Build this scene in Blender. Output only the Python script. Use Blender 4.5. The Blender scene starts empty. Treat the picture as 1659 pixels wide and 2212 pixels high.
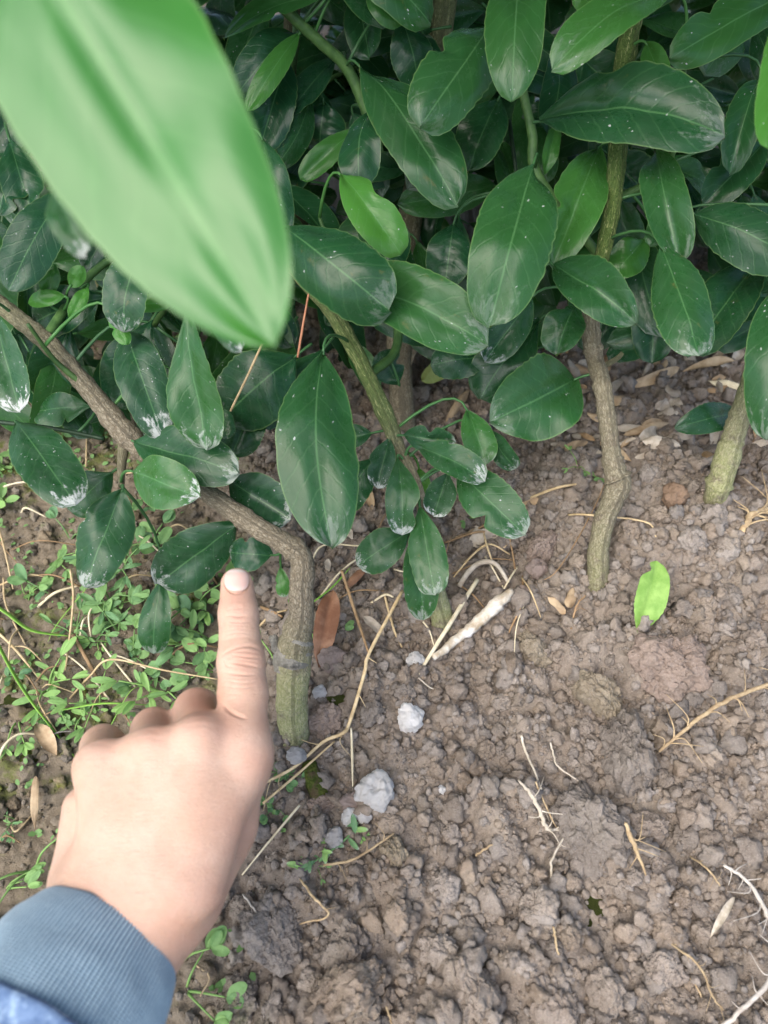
import bpy, math, random
import numpy as np
from mathutils import Vector, Matrix, noise as mnoise

random.seed(7)
RNG = np.random.default_rng(11)
R = math.radians
scene = bpy.context.scene
col = scene.collection

# ------------------------------------------------------------------ camera
CAM_H, PITCH = 0.43, 50.0            # metres above the soil, degrees below the horizon
IW, IH, FPX = 1659.0, 2212.0, 1670.0  # photograph measured at this size; focal length in those pixels
cd = bpy.data.cameras.new('camera')
cam = bpy.data.objects.new('camera', cd)
col.objects.link(cam)
cam.location = (0, 0, CAM_H)
cam.rotation_euler = (R(90 - PITCH), 0, 0)
cd.sensor_fit = 'VERTICAL'
cd.sensor_height = 36.0
cd.lens = 36.0 * FPX / IH
cd.clip_start = 0.01
cd.clip_end = 200.0
cd.dof.use_dof = True
cd.dof.focus_distance = 0.46
cd.dof.aperture_fstop = cd.lens / 3.0   # a phone lens with an opening of about 3 mm
scene.camera = cam

# ------------------------------------------------------------------ sky, sun, exposure
SUN_EL, SUN_AZ = 55.0, -140.0         # azimuth: 0 = away from the camera (+Y), -90 = from the left
w = bpy.data.worlds.new('World')
scene.world = w
w.use_nodes = True
nt = w.node_tree
nt.nodes.clear()
sky = nt.nodes.new('ShaderNodeTexSky')
sky.sky_type = 'NISHITA'
sky.sun_disc = False
sky.sun_elevation = R(SUN_EL)
sky.sun_rotation = R(SUN_AZ)
sky.air_density = 1.0
sky.dust_density = 3.0
sky.ozone_density = 1.0
bg = nt.nodes.new('ShaderNodeBackground')
bg.inputs['Strength'].default_value = 0.12
wo = nt.nodes.new('ShaderNodeOutputWorld')
nt.links.new(sky.outputs[0], bg.inputs[0])
nt.links.new(bg.outputs[0], wo.inputs[0])
sl = bpy.data.lights.new('sun', 'SUN')
sl.energy = 1.15
sl.angle = R(60)
sl.color = (1.0, 0.975, 0.94)
so = bpy.data.objects.new('sun', sl)
col.objects.link(so)
so.rotation_euler = (R(90 - SUN_EL), 0, R(-SUN_AZ + 180))
vs = scene.view_settings
vs.view_transform = 'Standard'
vs.look = 'None'
vs.gamma = 1.0
vs.exposure = 1.72
scene.cycles.use_denoising = True
scene.cycles.max_bounces = 8
scene.cycles.transparent_max_bounces = 8
scene.cycles.sample_clamp_indirect = 6.0

# ------------------------------------------------------------------ noise helpers (numpy)
def _h(ix, iy, iz, seed):
    n = (ix.astype(np.int64) * 374761393 + iy.astype(np.int64) * 668265263 + iz.astype(np.int64) * 2147483647 + seed * 974634777) & 0xFFFFFFFF
    n = ((n ^ (n >> 13)) * 1274126177) & 0xFFFFFFFF
    n = ((n ^ (n >> 16)) * 2246822519) & 0xFFFFFFFF
    return ((n ^ (n >> 15)) & 0xFFFFFF) / float(0xFFFFFF)

def vn2(x, y, seed=0):
    ix, iy = np.floor(x), np.floor(y)
    fx, fy = x - ix, y - iy
    fx, fy = fx*fx*(3-2*fx), fy*fy*(3-2*fy)
    z = np.zeros_like(ix)
    a = _h(ix, iy, z, seed); b = _h(ix+1, iy, z, seed)
    c = _h(ix, iy+1, z, seed); d = _h(ix+1, iy+1, z, seed)
    return (a*(1-fx)+b*fx)*(1-fy) + (c*(1-fx)+d*fx)*fy - 0.5

def fbm2(x, y, seed=0, octs=4, gain=0.5):
    s, a = 0.0, 1.0
    for o in range(octs):
        s = s + a*vn2(x*2**o + 17.3*o, y*2**o - 9.1*o, seed+o)
        a *= gain
    return s

def vn3(x, y, z, seed=0):
    ix, iy, iz = np.floor(x), np.floor(y), np.floor(z)
    fx, fy, fz = x-ix, y-iy, z-iz
    fx, fy, fz = (f*f*(3-2*f) for f in (fx, fy, fz))
    r = 0
    for dx in (0, 1):
        for dy in (0, 1):
            for dz in (0, 1):
                r = r + _h(ix+dx, iy+dy, iz+dz, seed)*(fx if dx else 1-fx)*(fy if dy else 1-fy)*(fz if dz else 1-fz)
    return r - 0.5

def domes(x, y, cell, seed, prob=1.0, rmin=0.3, rmax=0.6):
    """height of rounded lumps scattered on a jittered grid"""
    wx = x + 0.45*cell*fbm2(x/cell*1.9, y/cell*1.9, seed+50, 2)
    wy = y + 0.45*cell*fbm2(x/cell*1.9, y/cell*1.9, seed+60, 2)
    gx, gy = wx/cell, wy/cell
    ix, iy = np.floor(gx), np.floor(gy)
    best = np.zeros_like(gx)
    o = np.zeros_like(ix)
    for dx in (-1, 0, 1):
        for dy in (-1, 0, 1):
            cx, cy = ix+dx, iy+dy
            px = cx + _h(cx, cy, o, seed)
            py = cy + _h(cx, cy, o, seed+1)
            r = rmin + (rmax-rmin)*_h(cx, cy, o, seed+2)
            on = _h(cx, cy, o, seed+3) < prob
            d2 = (gx-px)**2 + (gy-py)**2
            hgt = np.sqrt(np.maximum(0, r*r-d2))
            best = np.maximum(best, np.where(on, hgt, 0))
    return best*cell

def smooth(a, b, x):
    t = np.clip((x-a)/(b-a), 0, 1)
    return t*t*(3-2*t)

def tilled(x, y):
    """1 in the hoed bed on the right, 0 on the weedy strip on the left"""
    edge = -0.085 + 0.05*fbm2(x*9, y*9, 5, 3) - 0.10*(y-0.25)
    return smooth(-0.02, 0.03, x - edge)

def Hbase(x, y):
    x = np.asarray(x, float); y = np.asarray(y, float)
    t = tilled(x, y)
    h = -0.012*(1-t) + 0.016*fbm2(x*5+3, y*5, 1, 3)*t + 0.008*fbm2(x*9, y*9, 2, 2)
    h = h + t*0.022*np.exp(-(((x-0.21)/0.10)**2 + ((y-0.33)/0.10)**2)) - 0.012*t*np.exp(-(((x-0.27)/0.05)**2 + ((y-0.25)/0.03)**2))
    far = smooth(1.0, 3.0, np.sqrt(x*x+y*y))
    return h*(1-far)

def H(x, y):
    x = np.asarray(x, float); y = np.asarray(y, float)
    t = tilled(x, y)
    h = Hbase(x, y)
    h = h + (0.25+0.75*t)*(0.55*domes(x, y, 0.034, 101, 0.42, 0.3, 0.6) + 0.55*domes(x, y, 0.017, 202, 0.6, 0.3, 0.6))
    return h

def Hfine(x, y):
    h = H(x, y)
    t = tilled(x, y)
    h = h + 0.7*domes(x, y, 0.0085, 303, 0.75, 0.3, 0.62)*(0.55+0.45*t) + 0.6*domes(x, y, 0.0045, 404, 0.8, 0.3, 0.6)
    return h + 0.0022*fbm2(x*260, y*260, 7, 3)

# ------------------------------------------------------------------ picture <-> place
MC = Matrix.Rotation(R(90 - PITCH), 3, 'X')
CAMP = Vector((0, 0, CAM_H))
MCn = np.array(MC)

def U(px, py, d):
    """point at depth d (metres along the view axis) seen at px, py of the photograph"""
    return CAMP + MC @ Vector(((px-IW/2)/FPX*d, -(py-IH/2)/FPX*d, -d))

def ray_ground(px, py, fn=None):
    fn = fn or H
    lo_, hi_ = 0.25, 2.2
    for n_ in (130, 16):
        d = np.linspace(lo_, hi_, n_)
        c = np.stack([(px-IW/2)/FPX*d, -(py-IH/2)/FPX*d, -d], 1)
        p = c @ MCn.T + np.array(CAMP)
        below = p[:, 2] < fn(p[:, 0], p[:, 1])
        i = int(np.argmax(below)) if below.any() else len(d)-1
        lo_, hi_ = d[max(i-1, 0)], d[i]
    return Vector(p[i]), float(d[i])

def G(px, py, lift=0.0):
    p, d = ray_ground(px, py)
    return p + Vector((0, 0, lift))

# ------------------------------------------------------------------ mesh helpers
def mk(name, V, F, mat, parent=None, uv=None, attrs=None, shade=True, origin=None):
    """V: n x 3 in world space; moved into the parent's (or origin's) frame"""
    V = np.asarray(V, np.float32).reshape(-1, 3)
    o = Vector((0, 0, 0))
    if parent is not None:
        p = parent
        while p is not None:
            o = o + Vector(p.location); p = p.parent
    elif origin is not None:
        o = Vector(origin)
    me = bpy.data.meshes.new(name)
    Vl = V - np.array(o, np.float32)
    if isinstance(F, np.ndarray):
        k = F.shape[1]
        me.vertices.add(len(Vl)); me.vertices.foreach_set('co', Vl.ravel())
        me.loops.add(F.size); me.loops.foreach_set('vertex_index', F.astype(np.int32).ravel())
        me.polygons.add(len(F))
        me.polygons.foreach_set('loop_start', np.arange(0, F.size, k, dtype=np.int32))
        me.polygons.foreach_set('loop_total', np.full(len(F), k, np.int32))
        me.update(calc_edges=True)
    else:
        me.from_pydata(Vl.tolist(), [], F)
    if uv is not None:
        uvl = me.uv_layers.new(name='UVMap')
        li = np.empty(len(me.loops), np.int32); me.loops.foreach_get('vertex_index', li)
        uvl.data.foreach_set('uv', np.asarray(uv, np.float32)[li].ravel())
    for an, av in (attrs or {}).items():
        a = me.attributes.new(an, 'FLOAT', 'POINT')
        a.data.foreach_set('value', np.asarray(av, np.float32))
    if shade:
        me.polygons.foreach_set('use_smooth', np.ones(len(me.polygons), bool))
    me.validate()
    me.materials.append(mat)
    ob = bpy.data.objects.new(name, me)
    col.objects.link(ob)
    if parent is not None:
        ob.parent = parent
    elif origin is not None:
        ob.location = o
    return ob

def empty(name, loc, label, cat, group=None):
    o = bpy.data.objects.new(name, None)
    o.empty_display_size = 0.01
    col.objects.link(o)
    o.location = loc
    return tag(o, label, cat, group)

def tag(o, label, cat, group=None):
    o['label'] = label; o['category'] = cat
    if group: o['group'] = group
    return o

def catmull(P, n):
    P = [np.array(p, float) for p in P]
    P = [2*P[0]-P[1]] + P + [2*P[-1]-P[-2]]
    out = []
    for i in range(1, len(P)-2):
        p0, p1, p2, p3 = P[i-1:i+3]
        for t in np.linspace(0, 1, n, endpoint=False):
            out.append(0.5*((2*p1)+(-p0+p2)*t+(2*p0-5*p1+4*p2-p3)*t*t+(-p0+3*p1-3*p2+p3)*t**3))
    out.append(P[-2])
    return np.array(out)

def tube(C, rad, segs=10, rough=0.0, seed=0, flat=1.0, cap=True):
    """tapered tube along the points C; returns V, F, UV (around, metres along)"""
    C = np.asarray(C, float); n = len(C)
    rad = np.interp(np.linspace(0, 1, n), np.linspace(0, 1, len(rad)), rad) if len(rad) != n else np.asarray(rad)
    T = np.gradient(C, axis=0); T /= np.linalg.norm(T, axis=1)[:, None] + 1e-12
    ref = np.array([0.3, -0.8, 0.5]); ref -= T[0]*ref.dot(T[0]); ref /= np.linalg.norm(ref)
    V, UV = [], []
    L = np.concatenate([[0], np.cumsum(np.linalg.norm(np.diff(C, axis=0), axis=1))])
    a = np.linspace(0, 2*np.pi, segs, endpoint=False)
    for i in range(n):
        ref = ref - T[i]*ref.dot(T[i]); ref /= np.linalg.norm(ref) + 1e-12
        b = np.cross(T[i], ref)
        rr = np.full(segs, rad[i])
        ring = np.outer(np.cos(a), ref) + np.outer(np.sin(a)*flat, b)
        if rough:
            q = C[i] + ring*rad[i]
            f = 1/max(rad[i], 1e-4)
            rr = rr*(1 + rough*2*(vn3(q[:, 0]*f*1.1, q[:, 1]*f*1.1, q[:, 2]*f*1.1, seed) + 0.5*vn3(q[:, 0]*f*3, q[:, 1]*f*3, q[:, 2]*f*3, seed+1)))
        V.append(C[i] + ring*rr[:, None])
        UV.append(np.stack([a/(2*np.pi), np.full(segs, L[i])], 1))
    V = np.concatenate(V); UV = np.concatenate(UV)
    F = []
    for i in range(n-1):
        for j in range(segs):
            k = (j+1) % segs
            F.append((i*segs+j, i*segs+k, (i+1)*segs+k, (i+1)*segs+j))
    if cap:
        F.append(tuple(range(segs-1, -1, -1)))
        F.append(tuple((n-1)*segs+j for j in range(segs)))
    return V, F, UV

def join(parts):
    V, F, UV, o = [], [], [], 0
    for v, f, u in parts:
        V.append(v); UV.append(u)
        F += [tuple(i+o for i in q) for q in f]
        o += len(v)
    return np.concatenate(V), F, np.concatenate(UV)

_ico = {}
def ico(sub):
    if sub not in _ico: _ico[sub] = _make_ico(sub)
    return _ico[sub]
def _make_ico(sub):
    t = (1+5**0.5)/2
    v = [(-1,t,0),(1,t,0),(-1,-t,0),(1,-t,0),(0,-1,t),(0,1,t),(0,-1,-t),(0,1,-t),(t,0,-1),(t,0,1),(-t,0,-1),(-t,0,1)]
    f = [(0,11,5),(0,5,1),(0,1,7),(0,7,10),(0,10,11),(1,5,9),(5,11,4),(11,10,2),(10,7,6),(7,1,8),(3,9,4),(3,4,2),(3,2,6),(3,6,8),(3,8,9),(4,9,5),(2,4,11),(6,2,10),(8,6,7),(9,8,1)]
    v = [np.array(p)/np.linalg.norm(p) for p in v]
    for _ in range(sub):
        m, nf = {}, []
        def mid(a, b):
            k = (min(a, b), max(a, b))
            if k not in m:
                p = v[a]+v[b]; v.append(p/np.linalg.norm(p)); m[k] = len(v)-1
            return m[k]
        for a, b, c in f:
            x, y, z = mid(a, b), mid(b, c), mid(c, a)
            nf += [(a, x, z), (b, y, x), (c, z, y), (x, y, z)]
        f = nf
    return np.array(v), np.array(f, np.int32)

# ------------------------------------------------------------------ materials
class NT:
    def __init__(s, name):
        s.m = bpy.data.materials.new(name); s.m.use_nodes = True
        s.t = s.m.node_tree; s.t.nodes.clear()
        s.out = s.t.nodes.new('ShaderNodeOutputMaterial')
    def n(s, kind, **kw):
        nd = s.t.nodes.new(kind)
        ins = kw.pop('ins', {})
        for k, v in kw.items(): setattr(nd, k, v)
        for k, v in ins.items(): s.set(nd.inputs[k], v)
        return nd
    def set(s, sock, v):
        if hasattr(v, 'links') or isinstance(v, bpy.types.NodeSocket): s.t.links.new(v, sock)
        elif isinstance(v, (tuple, list)) and len(v) == 3 and sock.type == 'RGBA': sock.default_value = (*v, 1)
        else: sock.default_value = v
    def math(s, op, a, b=0.0, c=None, clamp=False):
        nd = s.n('ShaderNodeMath', operation=op, use_clamp=clamp)
        s.set(nd.inputs[0], a); s.set(nd.inputs[1], b)
        if c is not None: s.set(nd.inputs[2], c)
        return nd.outputs[0]
    def mix(s, f, a, b):
        nd = s.n('ShaderNodeMix', data_type='RGBA')
        s.set(nd.inputs[0], f); s.set(nd.inputs[6], a); s.set(nd.inputs[7], b)
        return nd.outputs[2]
    def ramp(s, v, a, b):
        nd = s.n('ShaderNodeMapRange', interpolation_type='SMOOTHSTEP')
        s.set(nd.inputs[0], v); nd.inputs[1].default_value = a; nd.inputs[2].default_value = b
        return nd.outputs[0]
    def noise(s, vec, scale, detail=4, rough=0.6, out=0, dist=0.0):
        nd = s.n('ShaderNodeTexNoise', ins={'Scale': scale, 'Detail': detail, 'Roughness': rough, 'Distortion': dist})
        if vec is not None: s.t.links.new(vec, nd.inputs['Vector'])
        return nd.outputs[out]
    def vor(s, vec, scale, out='Distance', feature='F1', rnd=1.0):
        nd = s.n('ShaderNodeTexVoronoi', feature=feature, ins={'Scale': scale, 'Randomness': rnd})
        if vec is not None: s.t.links.new(vec, nd.inputs['Vector'])
        return nd.outputs[out]
    def bump(s, h, strength=0.5, dist=0.001, normal=None):
        nd = s.n('ShaderNodeBump', ins={'Strength': strength, 'Distance': dist})
        s.t.links.new(h, nd.inputs['Height'])
        if normal is not None: s.t.links.new(normal, nd.inputs['Normal'])
        return nd.outputs[0]
    def pos(s): return s.n('ShaderNodeNewGeometry').outputs['Position']
    def vmul(s, vec, v):
        nd = s.n('ShaderNodeVectorMath', operation='MULTIPLY'); s.t.links.new(vec, nd.inputs[0]); nd.inputs[1].default_value = v
        return nd.outputs[0]
    def vadd(s, a, b):
        nd = s.n('ShaderNodeVectorMath', operation='ADD'); s.t.links.new(a, nd.inputs[0]); s.t.links.new(b, nd.inputs[1])
        return nd.outputs[0]
    def principled(s, **ins):
        nd = s.n('ShaderNodeBsdfPrincipled')
        for k, v in ins.items(): s.set(nd.inputs[k.replace('_', ' ')], v)
        return nd
    def done(s, sh):
        s.t.links.new(sh, s.out.inputs['Surface']); return s.m

def mat_soil(name, island=False, tint=(1, 1, 1), objrand=False):
    b = NT(name)
    p = b.pos()
    n1 = b.noise(p, 9, 4, 0.6); n2 = b.noise(p, 70, 5, 0.65); n3 = b.noise(p, 420, 4, 0.7)
    c = b.mix(b.ramp(n1, 0.3, 0.7), tuple(a*t for a, t in zip((0.180, 0.144, 0.112), tint)), tuple(a*t for a, t in zip((0.264, 0.220, 0.177), tint)))
    c = b.mix(b.math('MULTIPLY', b.ramp(n2, 0.35, 0.75), 0.5), c, tuple(a*t for a, t in zip((0.352, 0.302, 0.247), tint)))
    c = b.mix(b.math('MULTIPLY', b.ramp(n3, 0.5, 0.72), 0.45), c, (0.115, 0.085, 0.066))
    c = b.mix(b.math('MULTIPLY', b.ramp(b.noise(p, 900, 3, 0.7), 0.52, 0.7), 0.4), c, (0.40, 0.345, 0.305))
    # damp, mossy soil on the weedy strip
    sx = b.n('ShaderNodeSeparateXYZ'); b.t.links.new(p, sx.inputs[0])
    edge = b.math('ADD', b.math('ADD', sx.outputs[0], 0.10), b.math('ADD', b.math('MULTIPLY', b.math('SUBTRACT', sx.outputs[1], 0.25), 0.10), b.math('MULTIPLY', b.math('SUBTRACT', b.noise(p, 14, 4), 0.5), -0.14)))
    left = b.ramp(edge, 0.03, -0.03)
    c = b.mix(b.math('MULTIPLY', left, 0.55), c, (0.175, 0.142, 0.088))
    moss = b.math('MULTIPLY', b.math('ADD', b.math('MULTIPLY', left, 0.8), 0.03), b.ramp(b.noise(p, 38, 5, 0.7), 0.5, 0.66))
    c = b.mix(moss, c, (0.13, 0.155, 0.035))
    rnd = None
    if island: rnd = b.n('ShaderNodeNewGeometry').outputs['Random Per Island']
    if objrand: rnd = b.n('ShaderNodeObjectInfo').outputs['Random']
    if rnd is not None:
        hs = b.n('ShaderNodeHueSaturation')
        b.set(hs.inputs['Value'], b.math('MULTIPLY_ADD', rnd, 0.36, 0.82))
        b.set(hs.inputs['Saturation'], b.math('MULTIPLY_ADD', b.math('FRACT', b.math('MULTIPLY', rnd, 7.3)), 0.5, 0.7))
        b.set(hs.inputs['Color'], c); c = hs.outputs[0]
    hgt = b.math('ADD', b.math('MULTIPLY', n3, 0.6), b.math('MULTIPLY', b.noise(p, 1300, 3, 0.7), 0.5))
    pr = b.principled(Base_Color=c, Roughness=0.95, Normal=b.bump(hgt, 1.0, 0.0022))
    pr.inputs['Specular IOR Level'].default_value = 0.15
    return b.done(pr.outputs[0])

M = {}
M['soil'] = mat_soil('soil')
M['crumb'] = mat_soil('soil_crumb', island=True)
M['clod'] = mat_soil('soil_clod', objrand=True)
M['clod_pink'] = mat_soil('soil_clod_pink', tint=(1.10, 1.03, 1.04))
M['clod_olive'] = mat_soil('soil_clod_olive', tint=(1.06, 1.07, 0.96))
M['clod_grey'] = mat_soil('soil_clod_grey', tint=(1.08, 1.09, 1.12))

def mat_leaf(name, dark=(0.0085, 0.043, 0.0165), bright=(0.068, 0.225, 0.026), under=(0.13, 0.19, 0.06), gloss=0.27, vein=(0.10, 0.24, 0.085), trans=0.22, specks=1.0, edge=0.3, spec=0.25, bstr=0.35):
    b = NT(name)
    uv = b.n('ShaderNodeUVMap').outputs[0]
    s = b.n('ShaderNodeSeparateXYZ'); b.t.links.new(uv, s.inputs[0])
    u, v = s.outputs[0], s.outputs[1]
    oi = b.n('ShaderNodeObjectInfo')
    def oatt(nm): return b.n('ShaderNodeAttribute', attribute_type='OBJECT', attribute_name=nm).outputs['Fac']
    sh, du = oatt('tone'), oatt('dust')
    off = b.n('ShaderNodeCombineXYZ')
    b.set(off.inputs[0], b.math('MULTIPLY', oi.outputs['Random'], 37.0)); b.set(off.inputs[1], b.math('MULTIPLY', oi.outputs['Random'], 91.0))
    q = b.vadd(b.vmul(uv, (1.0, 0.26, 1.0)), off.outputs[0])
    av = b.math('ABSOLUTE', v)
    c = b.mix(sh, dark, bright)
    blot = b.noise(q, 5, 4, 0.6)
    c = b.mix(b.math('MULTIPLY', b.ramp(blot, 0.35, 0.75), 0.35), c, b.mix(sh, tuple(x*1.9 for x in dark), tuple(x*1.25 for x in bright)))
    # veins
    w = b.math('FRACT', b.math('ADD', b.math('SUBTRACT', b.math('MULTIPLY', u, 9.0), b.math('MULTIPLY', av, 2.0)), b.math('MULTIPLY', b.math('SUBTRACT', b.noise(q, 6, 2), 0.5), 0.7)))
    lat = b.math('SUBTRACT', 1.0, b.ramp(b.math('ABSOLUTE', b.math('SUBTRACT', w, 0.5)), 0.0, 0.10))
    mid = b.math('SUBTRACT', 1.0, b.ramp(av, 0.008, 0.04))
    rimm = b.ramp(av, 0.955, 0.99)
    c = b.mix(b.math('MULTIPLY', lat, 0.10), c, vein)
    c = b.mix(b.math('MULTIPLY', mid, 0.42), c, vein)
    c = b.mix(b.math('MULTIPLY', rimm, edge), c, (0.20, 0.32, 0.10))
    # white flecks and dried spray
    nz = b.n('ShaderNodeVectorMath', operation='MULTIPLY_ADD'); b.t.links.new(b.noise(q, 40, 3, 0.6, out=1), nz.inputs[0]); nz.inputs[1].default_value = (0.03, 0.03, 0.03); b.t.links.new(q, nz.inputs[2]); qw = nz.outputs[0]
    d1 = b.vor(qw, 46); k1 = b.vor(qw, 46, 'Color')
    sp = b.n('ShaderNodeSeparateColor'); b.t.links.new(k1, sp.inputs[0])
    fl = b.math('MULTIPLY', b.math('LESS_THAN', d1, b.math('MULTIPLY', b.math('POWER', sp.outputs[1], 2.0), 0.36)), b.math('LESS_THAN', sp.outputs[0], b.math('MULTIPLY_ADD', du, 0.34, 0.05*specks)))
    smear = b.math('MULTIPLY', b.ramp(b.noise(q, 26, 6, 0.75, dist=0.6), 0.58, 0.74), b.ramp(b.noise(q, 4.5, 2), 0.52, 0.72))
    tipm = b.math('MULTIPLY', b.ramp(b.math('ADD', u, b.math('MULTIPLY', b.math('SUBTRACT', b.noise(q, 9, 6, 0.75), 0.5), 1.0)), 0.88, 1.0), b.math('MINIMUM', du, 1.0))
    dust = b.math('MAXIMUM', b.math('MULTIPLY', b.math('MULTIPLY', fl, b.ramp(b.noise(q, 5, 2), 0.38, 0.62)), 0.65), b.math('MAXIMUM', b.math('MULTIPLY', smear, b.math('MULTIPLY_ADD', du, 0.7, 0.1)), b.math('MULTIPLY', tipm, 0.95)), clamp=True)
    haze = b.math('MULTIPLY', b.math('MULTIPLY', b.ramp(b.noise(q, 7, 5, 0.7), 0.3, 0.8), du), 0.14)
    c = b.mix(haze, c, (0.30, 0.36, 0.32))
    age = b.math('MULTIPLY', b.math('MULTIPLY', b.ramp(b.noise(q, 8, 5, 0.7), 0.60, 0.72), b.ramp(oi.outputs['Random'], 0.45, 0.75)), 0.6*specks)
    c = b.mix(age, c, (0.10, 0.105, 0.03))
    ctop = b.mix(dust, c, (0.47, 0.48, 0.46))
    cbot = b.mix(b.math('MULTIPLY', b.math('MAXIMUM', mid, b.math('MULTIPLY', lat, 0.35)), 0.7), b.mix(sh, under, (0.16, 0.30, 0.06)), (0.22, 0.30, 0.11))
    back = b.n('ShaderNodeNewGeometry').outputs['Backfacing']
    cc = b.mix(back, ctop, cbot)
    rough = b.math('MAXIMUM', b.math('MULTIPLY_ADD', back, 0.25, gloss), b.math('MULTIPLY', dust, 0.95))
    rough = b.math('ADD', rough, b.math('MULTIPLY', haze, 0.6))
    hgt = b.math('ADD', b.math('MULTIPLY', lat, -0.16), b.math('ADD', b.math('MULTIPLY', blot, 1.2), b.math('MULTIPLY', b.noise(q, 60, 3), 0.12)))
    nrm = b.bump(hgt, bstr, 0.0009)
    pr = b.principled(Base_Color=cc, Roughness=rough, Normal=nrm)
    pr.inputs['Specular IOR Level'].default_value = spec
    tr = b.n('ShaderNodeBsdfTranslucent')
    b.set(tr.inputs[0], b.mix(sh, (0.06, 0.17, 0.02), (0.20, 0.46, 0.04)))
    mx = b.n('ShaderNodeMixShader')
    b.set(mx.inputs[0], b.math('MULTIPLY', b.math('SUBTRACT', 1.0, dust), trans))
    b.t.links.new(pr.outputs[0], mx.inputs[1]); b.t.links.new(tr.outputs[0], mx.inputs[2])
    return b.done(mx.outputs[0])

M['leaf'] = mat_leaf('citrus_leaf')
M['leaf_young'] = mat_leaf('young_citrus_leaf', bright=(0.030, 0.140, 0.014), gloss=0.38, specks=0.0, trans=0.10, spec=0.45, edge=0.2, vein=(0.09, 0.24, 0.06), bstr=0.08)
M['weed'] = mat_leaf('weed_leaf', dark=(0.10, 0.21, 0.10), bright=(0.24, 0.40, 0.12), under=(0.16, 0.28, 0.10), gloss=0.5, trans=0.3, specks=0.0, vein=(0.20, 0.36, 0.15), edge=0.2)

def mat_plain(name, c1, c2, scale=120, rough=0.8, stretch=(1, 1, 1), bump=0.5, bd=0.001, spec=0.3, c3=None):
    b = NT(name)
    tc = b.n('ShaderNodeTexCoord').outputs['Object']
    q = b.vmul(tc, stretch)
    n1 = b.noise(q, scale, 5, 0.65)
    oi = b.n('ShaderNodeObjectInfo').outputs['Random']
    c = b.mix(b.ramp(n1, 0.32, 0.7), c1, c2)
    if c3: c = b.mix(b.ramp(b.noise(q, scale*0.35, 4), 0.52, 0.66), c, c3)
    hs = b.n('ShaderNodeHueSaturation'); b.set(hs.inputs['Value'], b.math('MULTIPLY_ADD', oi, 0.4, 0.8)); b.set(hs.inputs['Color'], c)
    pr = b.principled(Base_Color=hs.outputs[0], Roughness=rough, Normal=b.bump(b.math('ADD', n1, b.math('MULTIPLY', b.noise(q, scale*5, 3), 0.5)), bump, bd))
    pr.inputs['Specular IOR Level'].default_value = spec
    return b.done(pr.outputs[0])

def mat_bark():
    """grey brown bark; attribute 'green' (0..1) turns it into the young green striped bark"""
    b = NT('bark')
    uv = b.n('ShaderNodeUVMap').outputs[0]
    g = b.n('ShaderNodeAttribute', attribute_name='green').outputs['Fac']
    k = b.n('ShaderNodeAttribute', attribute_name='pale').outputs['Fac']
    p = b.n('ShaderNodeTexCoord').outputs['Object']
    fine = b.noise(p, 420, 5, 0.7)
    q = b.vmul(uv, (22.0, 260.0, 1.0))
    fib = b.noise(q, 1.0, 5, 0.65, dist=0.7)
    crack = b.vor(b.vmul(uv, (26.0, 330.0, 1.0)), 1.0, 'Distance', 'DISTANCE_TO_EDGE')
    c = b.mix(b.ramp(fib, 0.35, 0.7), (0.125, 0.106, 0.074), (0.238, 0.208, 0.152))
    c = b.mix(b.math('MULTIPLY', b.ramp(fine, 0.45, 0.75), 0.45), c, (0.36, 0.31, 0.21))
    c = b.mix(b.math('MULTIPLY', b.math('SUBTRACT', 1.0, b.ramp(crack, 0.02, 0.14)), 0.5), c, (0.085, 0.062, 0.036))
    pale = b.mix(b.ramp(fine, 0.35, 0.7), (0.215, 0.225, 0.098), (0.34, 0.33, 0.19))
    c = b.mix(b.math('MULTIPLY', k, b.ramp(b.noise(p, 120, 4), 0.25, 0.55)), c, pale)
    st = b.noise(b.vmul(uv, (34.0, 130.0, 1.0)), 1.0, 4, 0.6, dist=1.2)
    gc = b.mix(b.ramp(st, 0.57, 0.63), b.mix(b.ramp(fine, 0.3, 0.7), (0.046, 0.082, 0.018), (0.085, 0.125, 0.030)), (0.25, 0.27, 0.11))
    c = b.mix(g, c, gc)
    h = b.math('ADD', b.math('MULTIPLY', fib, 0.8), b.math('ADD', b.math('MULTIPLY', fine, 0.5), b.math('MULTIPLY', b.ramp(crack, 0.0, 0.15), 0.5)))
    pr = b.principled(Base_Color=c, Roughness=0.85, Normal=b.bump(h, 0.7, 0.0011))
    pr.inputs['Specular IOR Level'].default_value = 0.25
    return b.done(pr.outputs[0])
M['bark'] = mat_bark()
M['twig'] = mat_plain('green_twig', (0.035, 0.085, 0.022), (0.075, 0.15, 0.04), 150, 0.55, bump=0.2)
M['dark_twig'] = mat_plain('dark_green_twig', (0.008, 0.022, 0.010), (0.02, 0.045, 0.02), 150, 0.5, bump=0.2)
M['tape'] = mat_plain('old_graft_tape', (0.15, 0.14, 0.115), (0.27, 0.255, 0.215), 260, 0.75, bump=0.9, bd=0.0015, c3=(0.085, 0.08, 0.07))
M['straw'] = mat_plain('straw', (0.36, 0.26, 0.135), (0.55, 0.43, 0.25), 160, 0.7, (1, 1, 1), 0.4, spec=0.3)
M['straw_pale'] = mat_plain('pale_straw', (0.52, 0.44, 0.28), (0.70, 0.62, 0.44), 160, 0.7, (1, 1, 1), 0.4)
M['straw_brown'] = mat_plain('brown_straw', (0.20, 0.125, 0.062), (0.33, 0.22, 0.12), 160, 0.8)
M['straw_red'] = mat_plain('red_straw', (0.24, 0.10, 0.055), (0.36, 0.17, 0.09), 160, 0.7)
M['root_white'] = mat_plain('white_root', (0.36, 0.31, 0.23), (0.54, 0.48, 0.39), 240, 0.85)
M['root_tan'] = mat_plain('tan_root', (0.27, 0.19, 0.105), (0.44, 0.34, 0.20), 240, 0.85)
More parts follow.
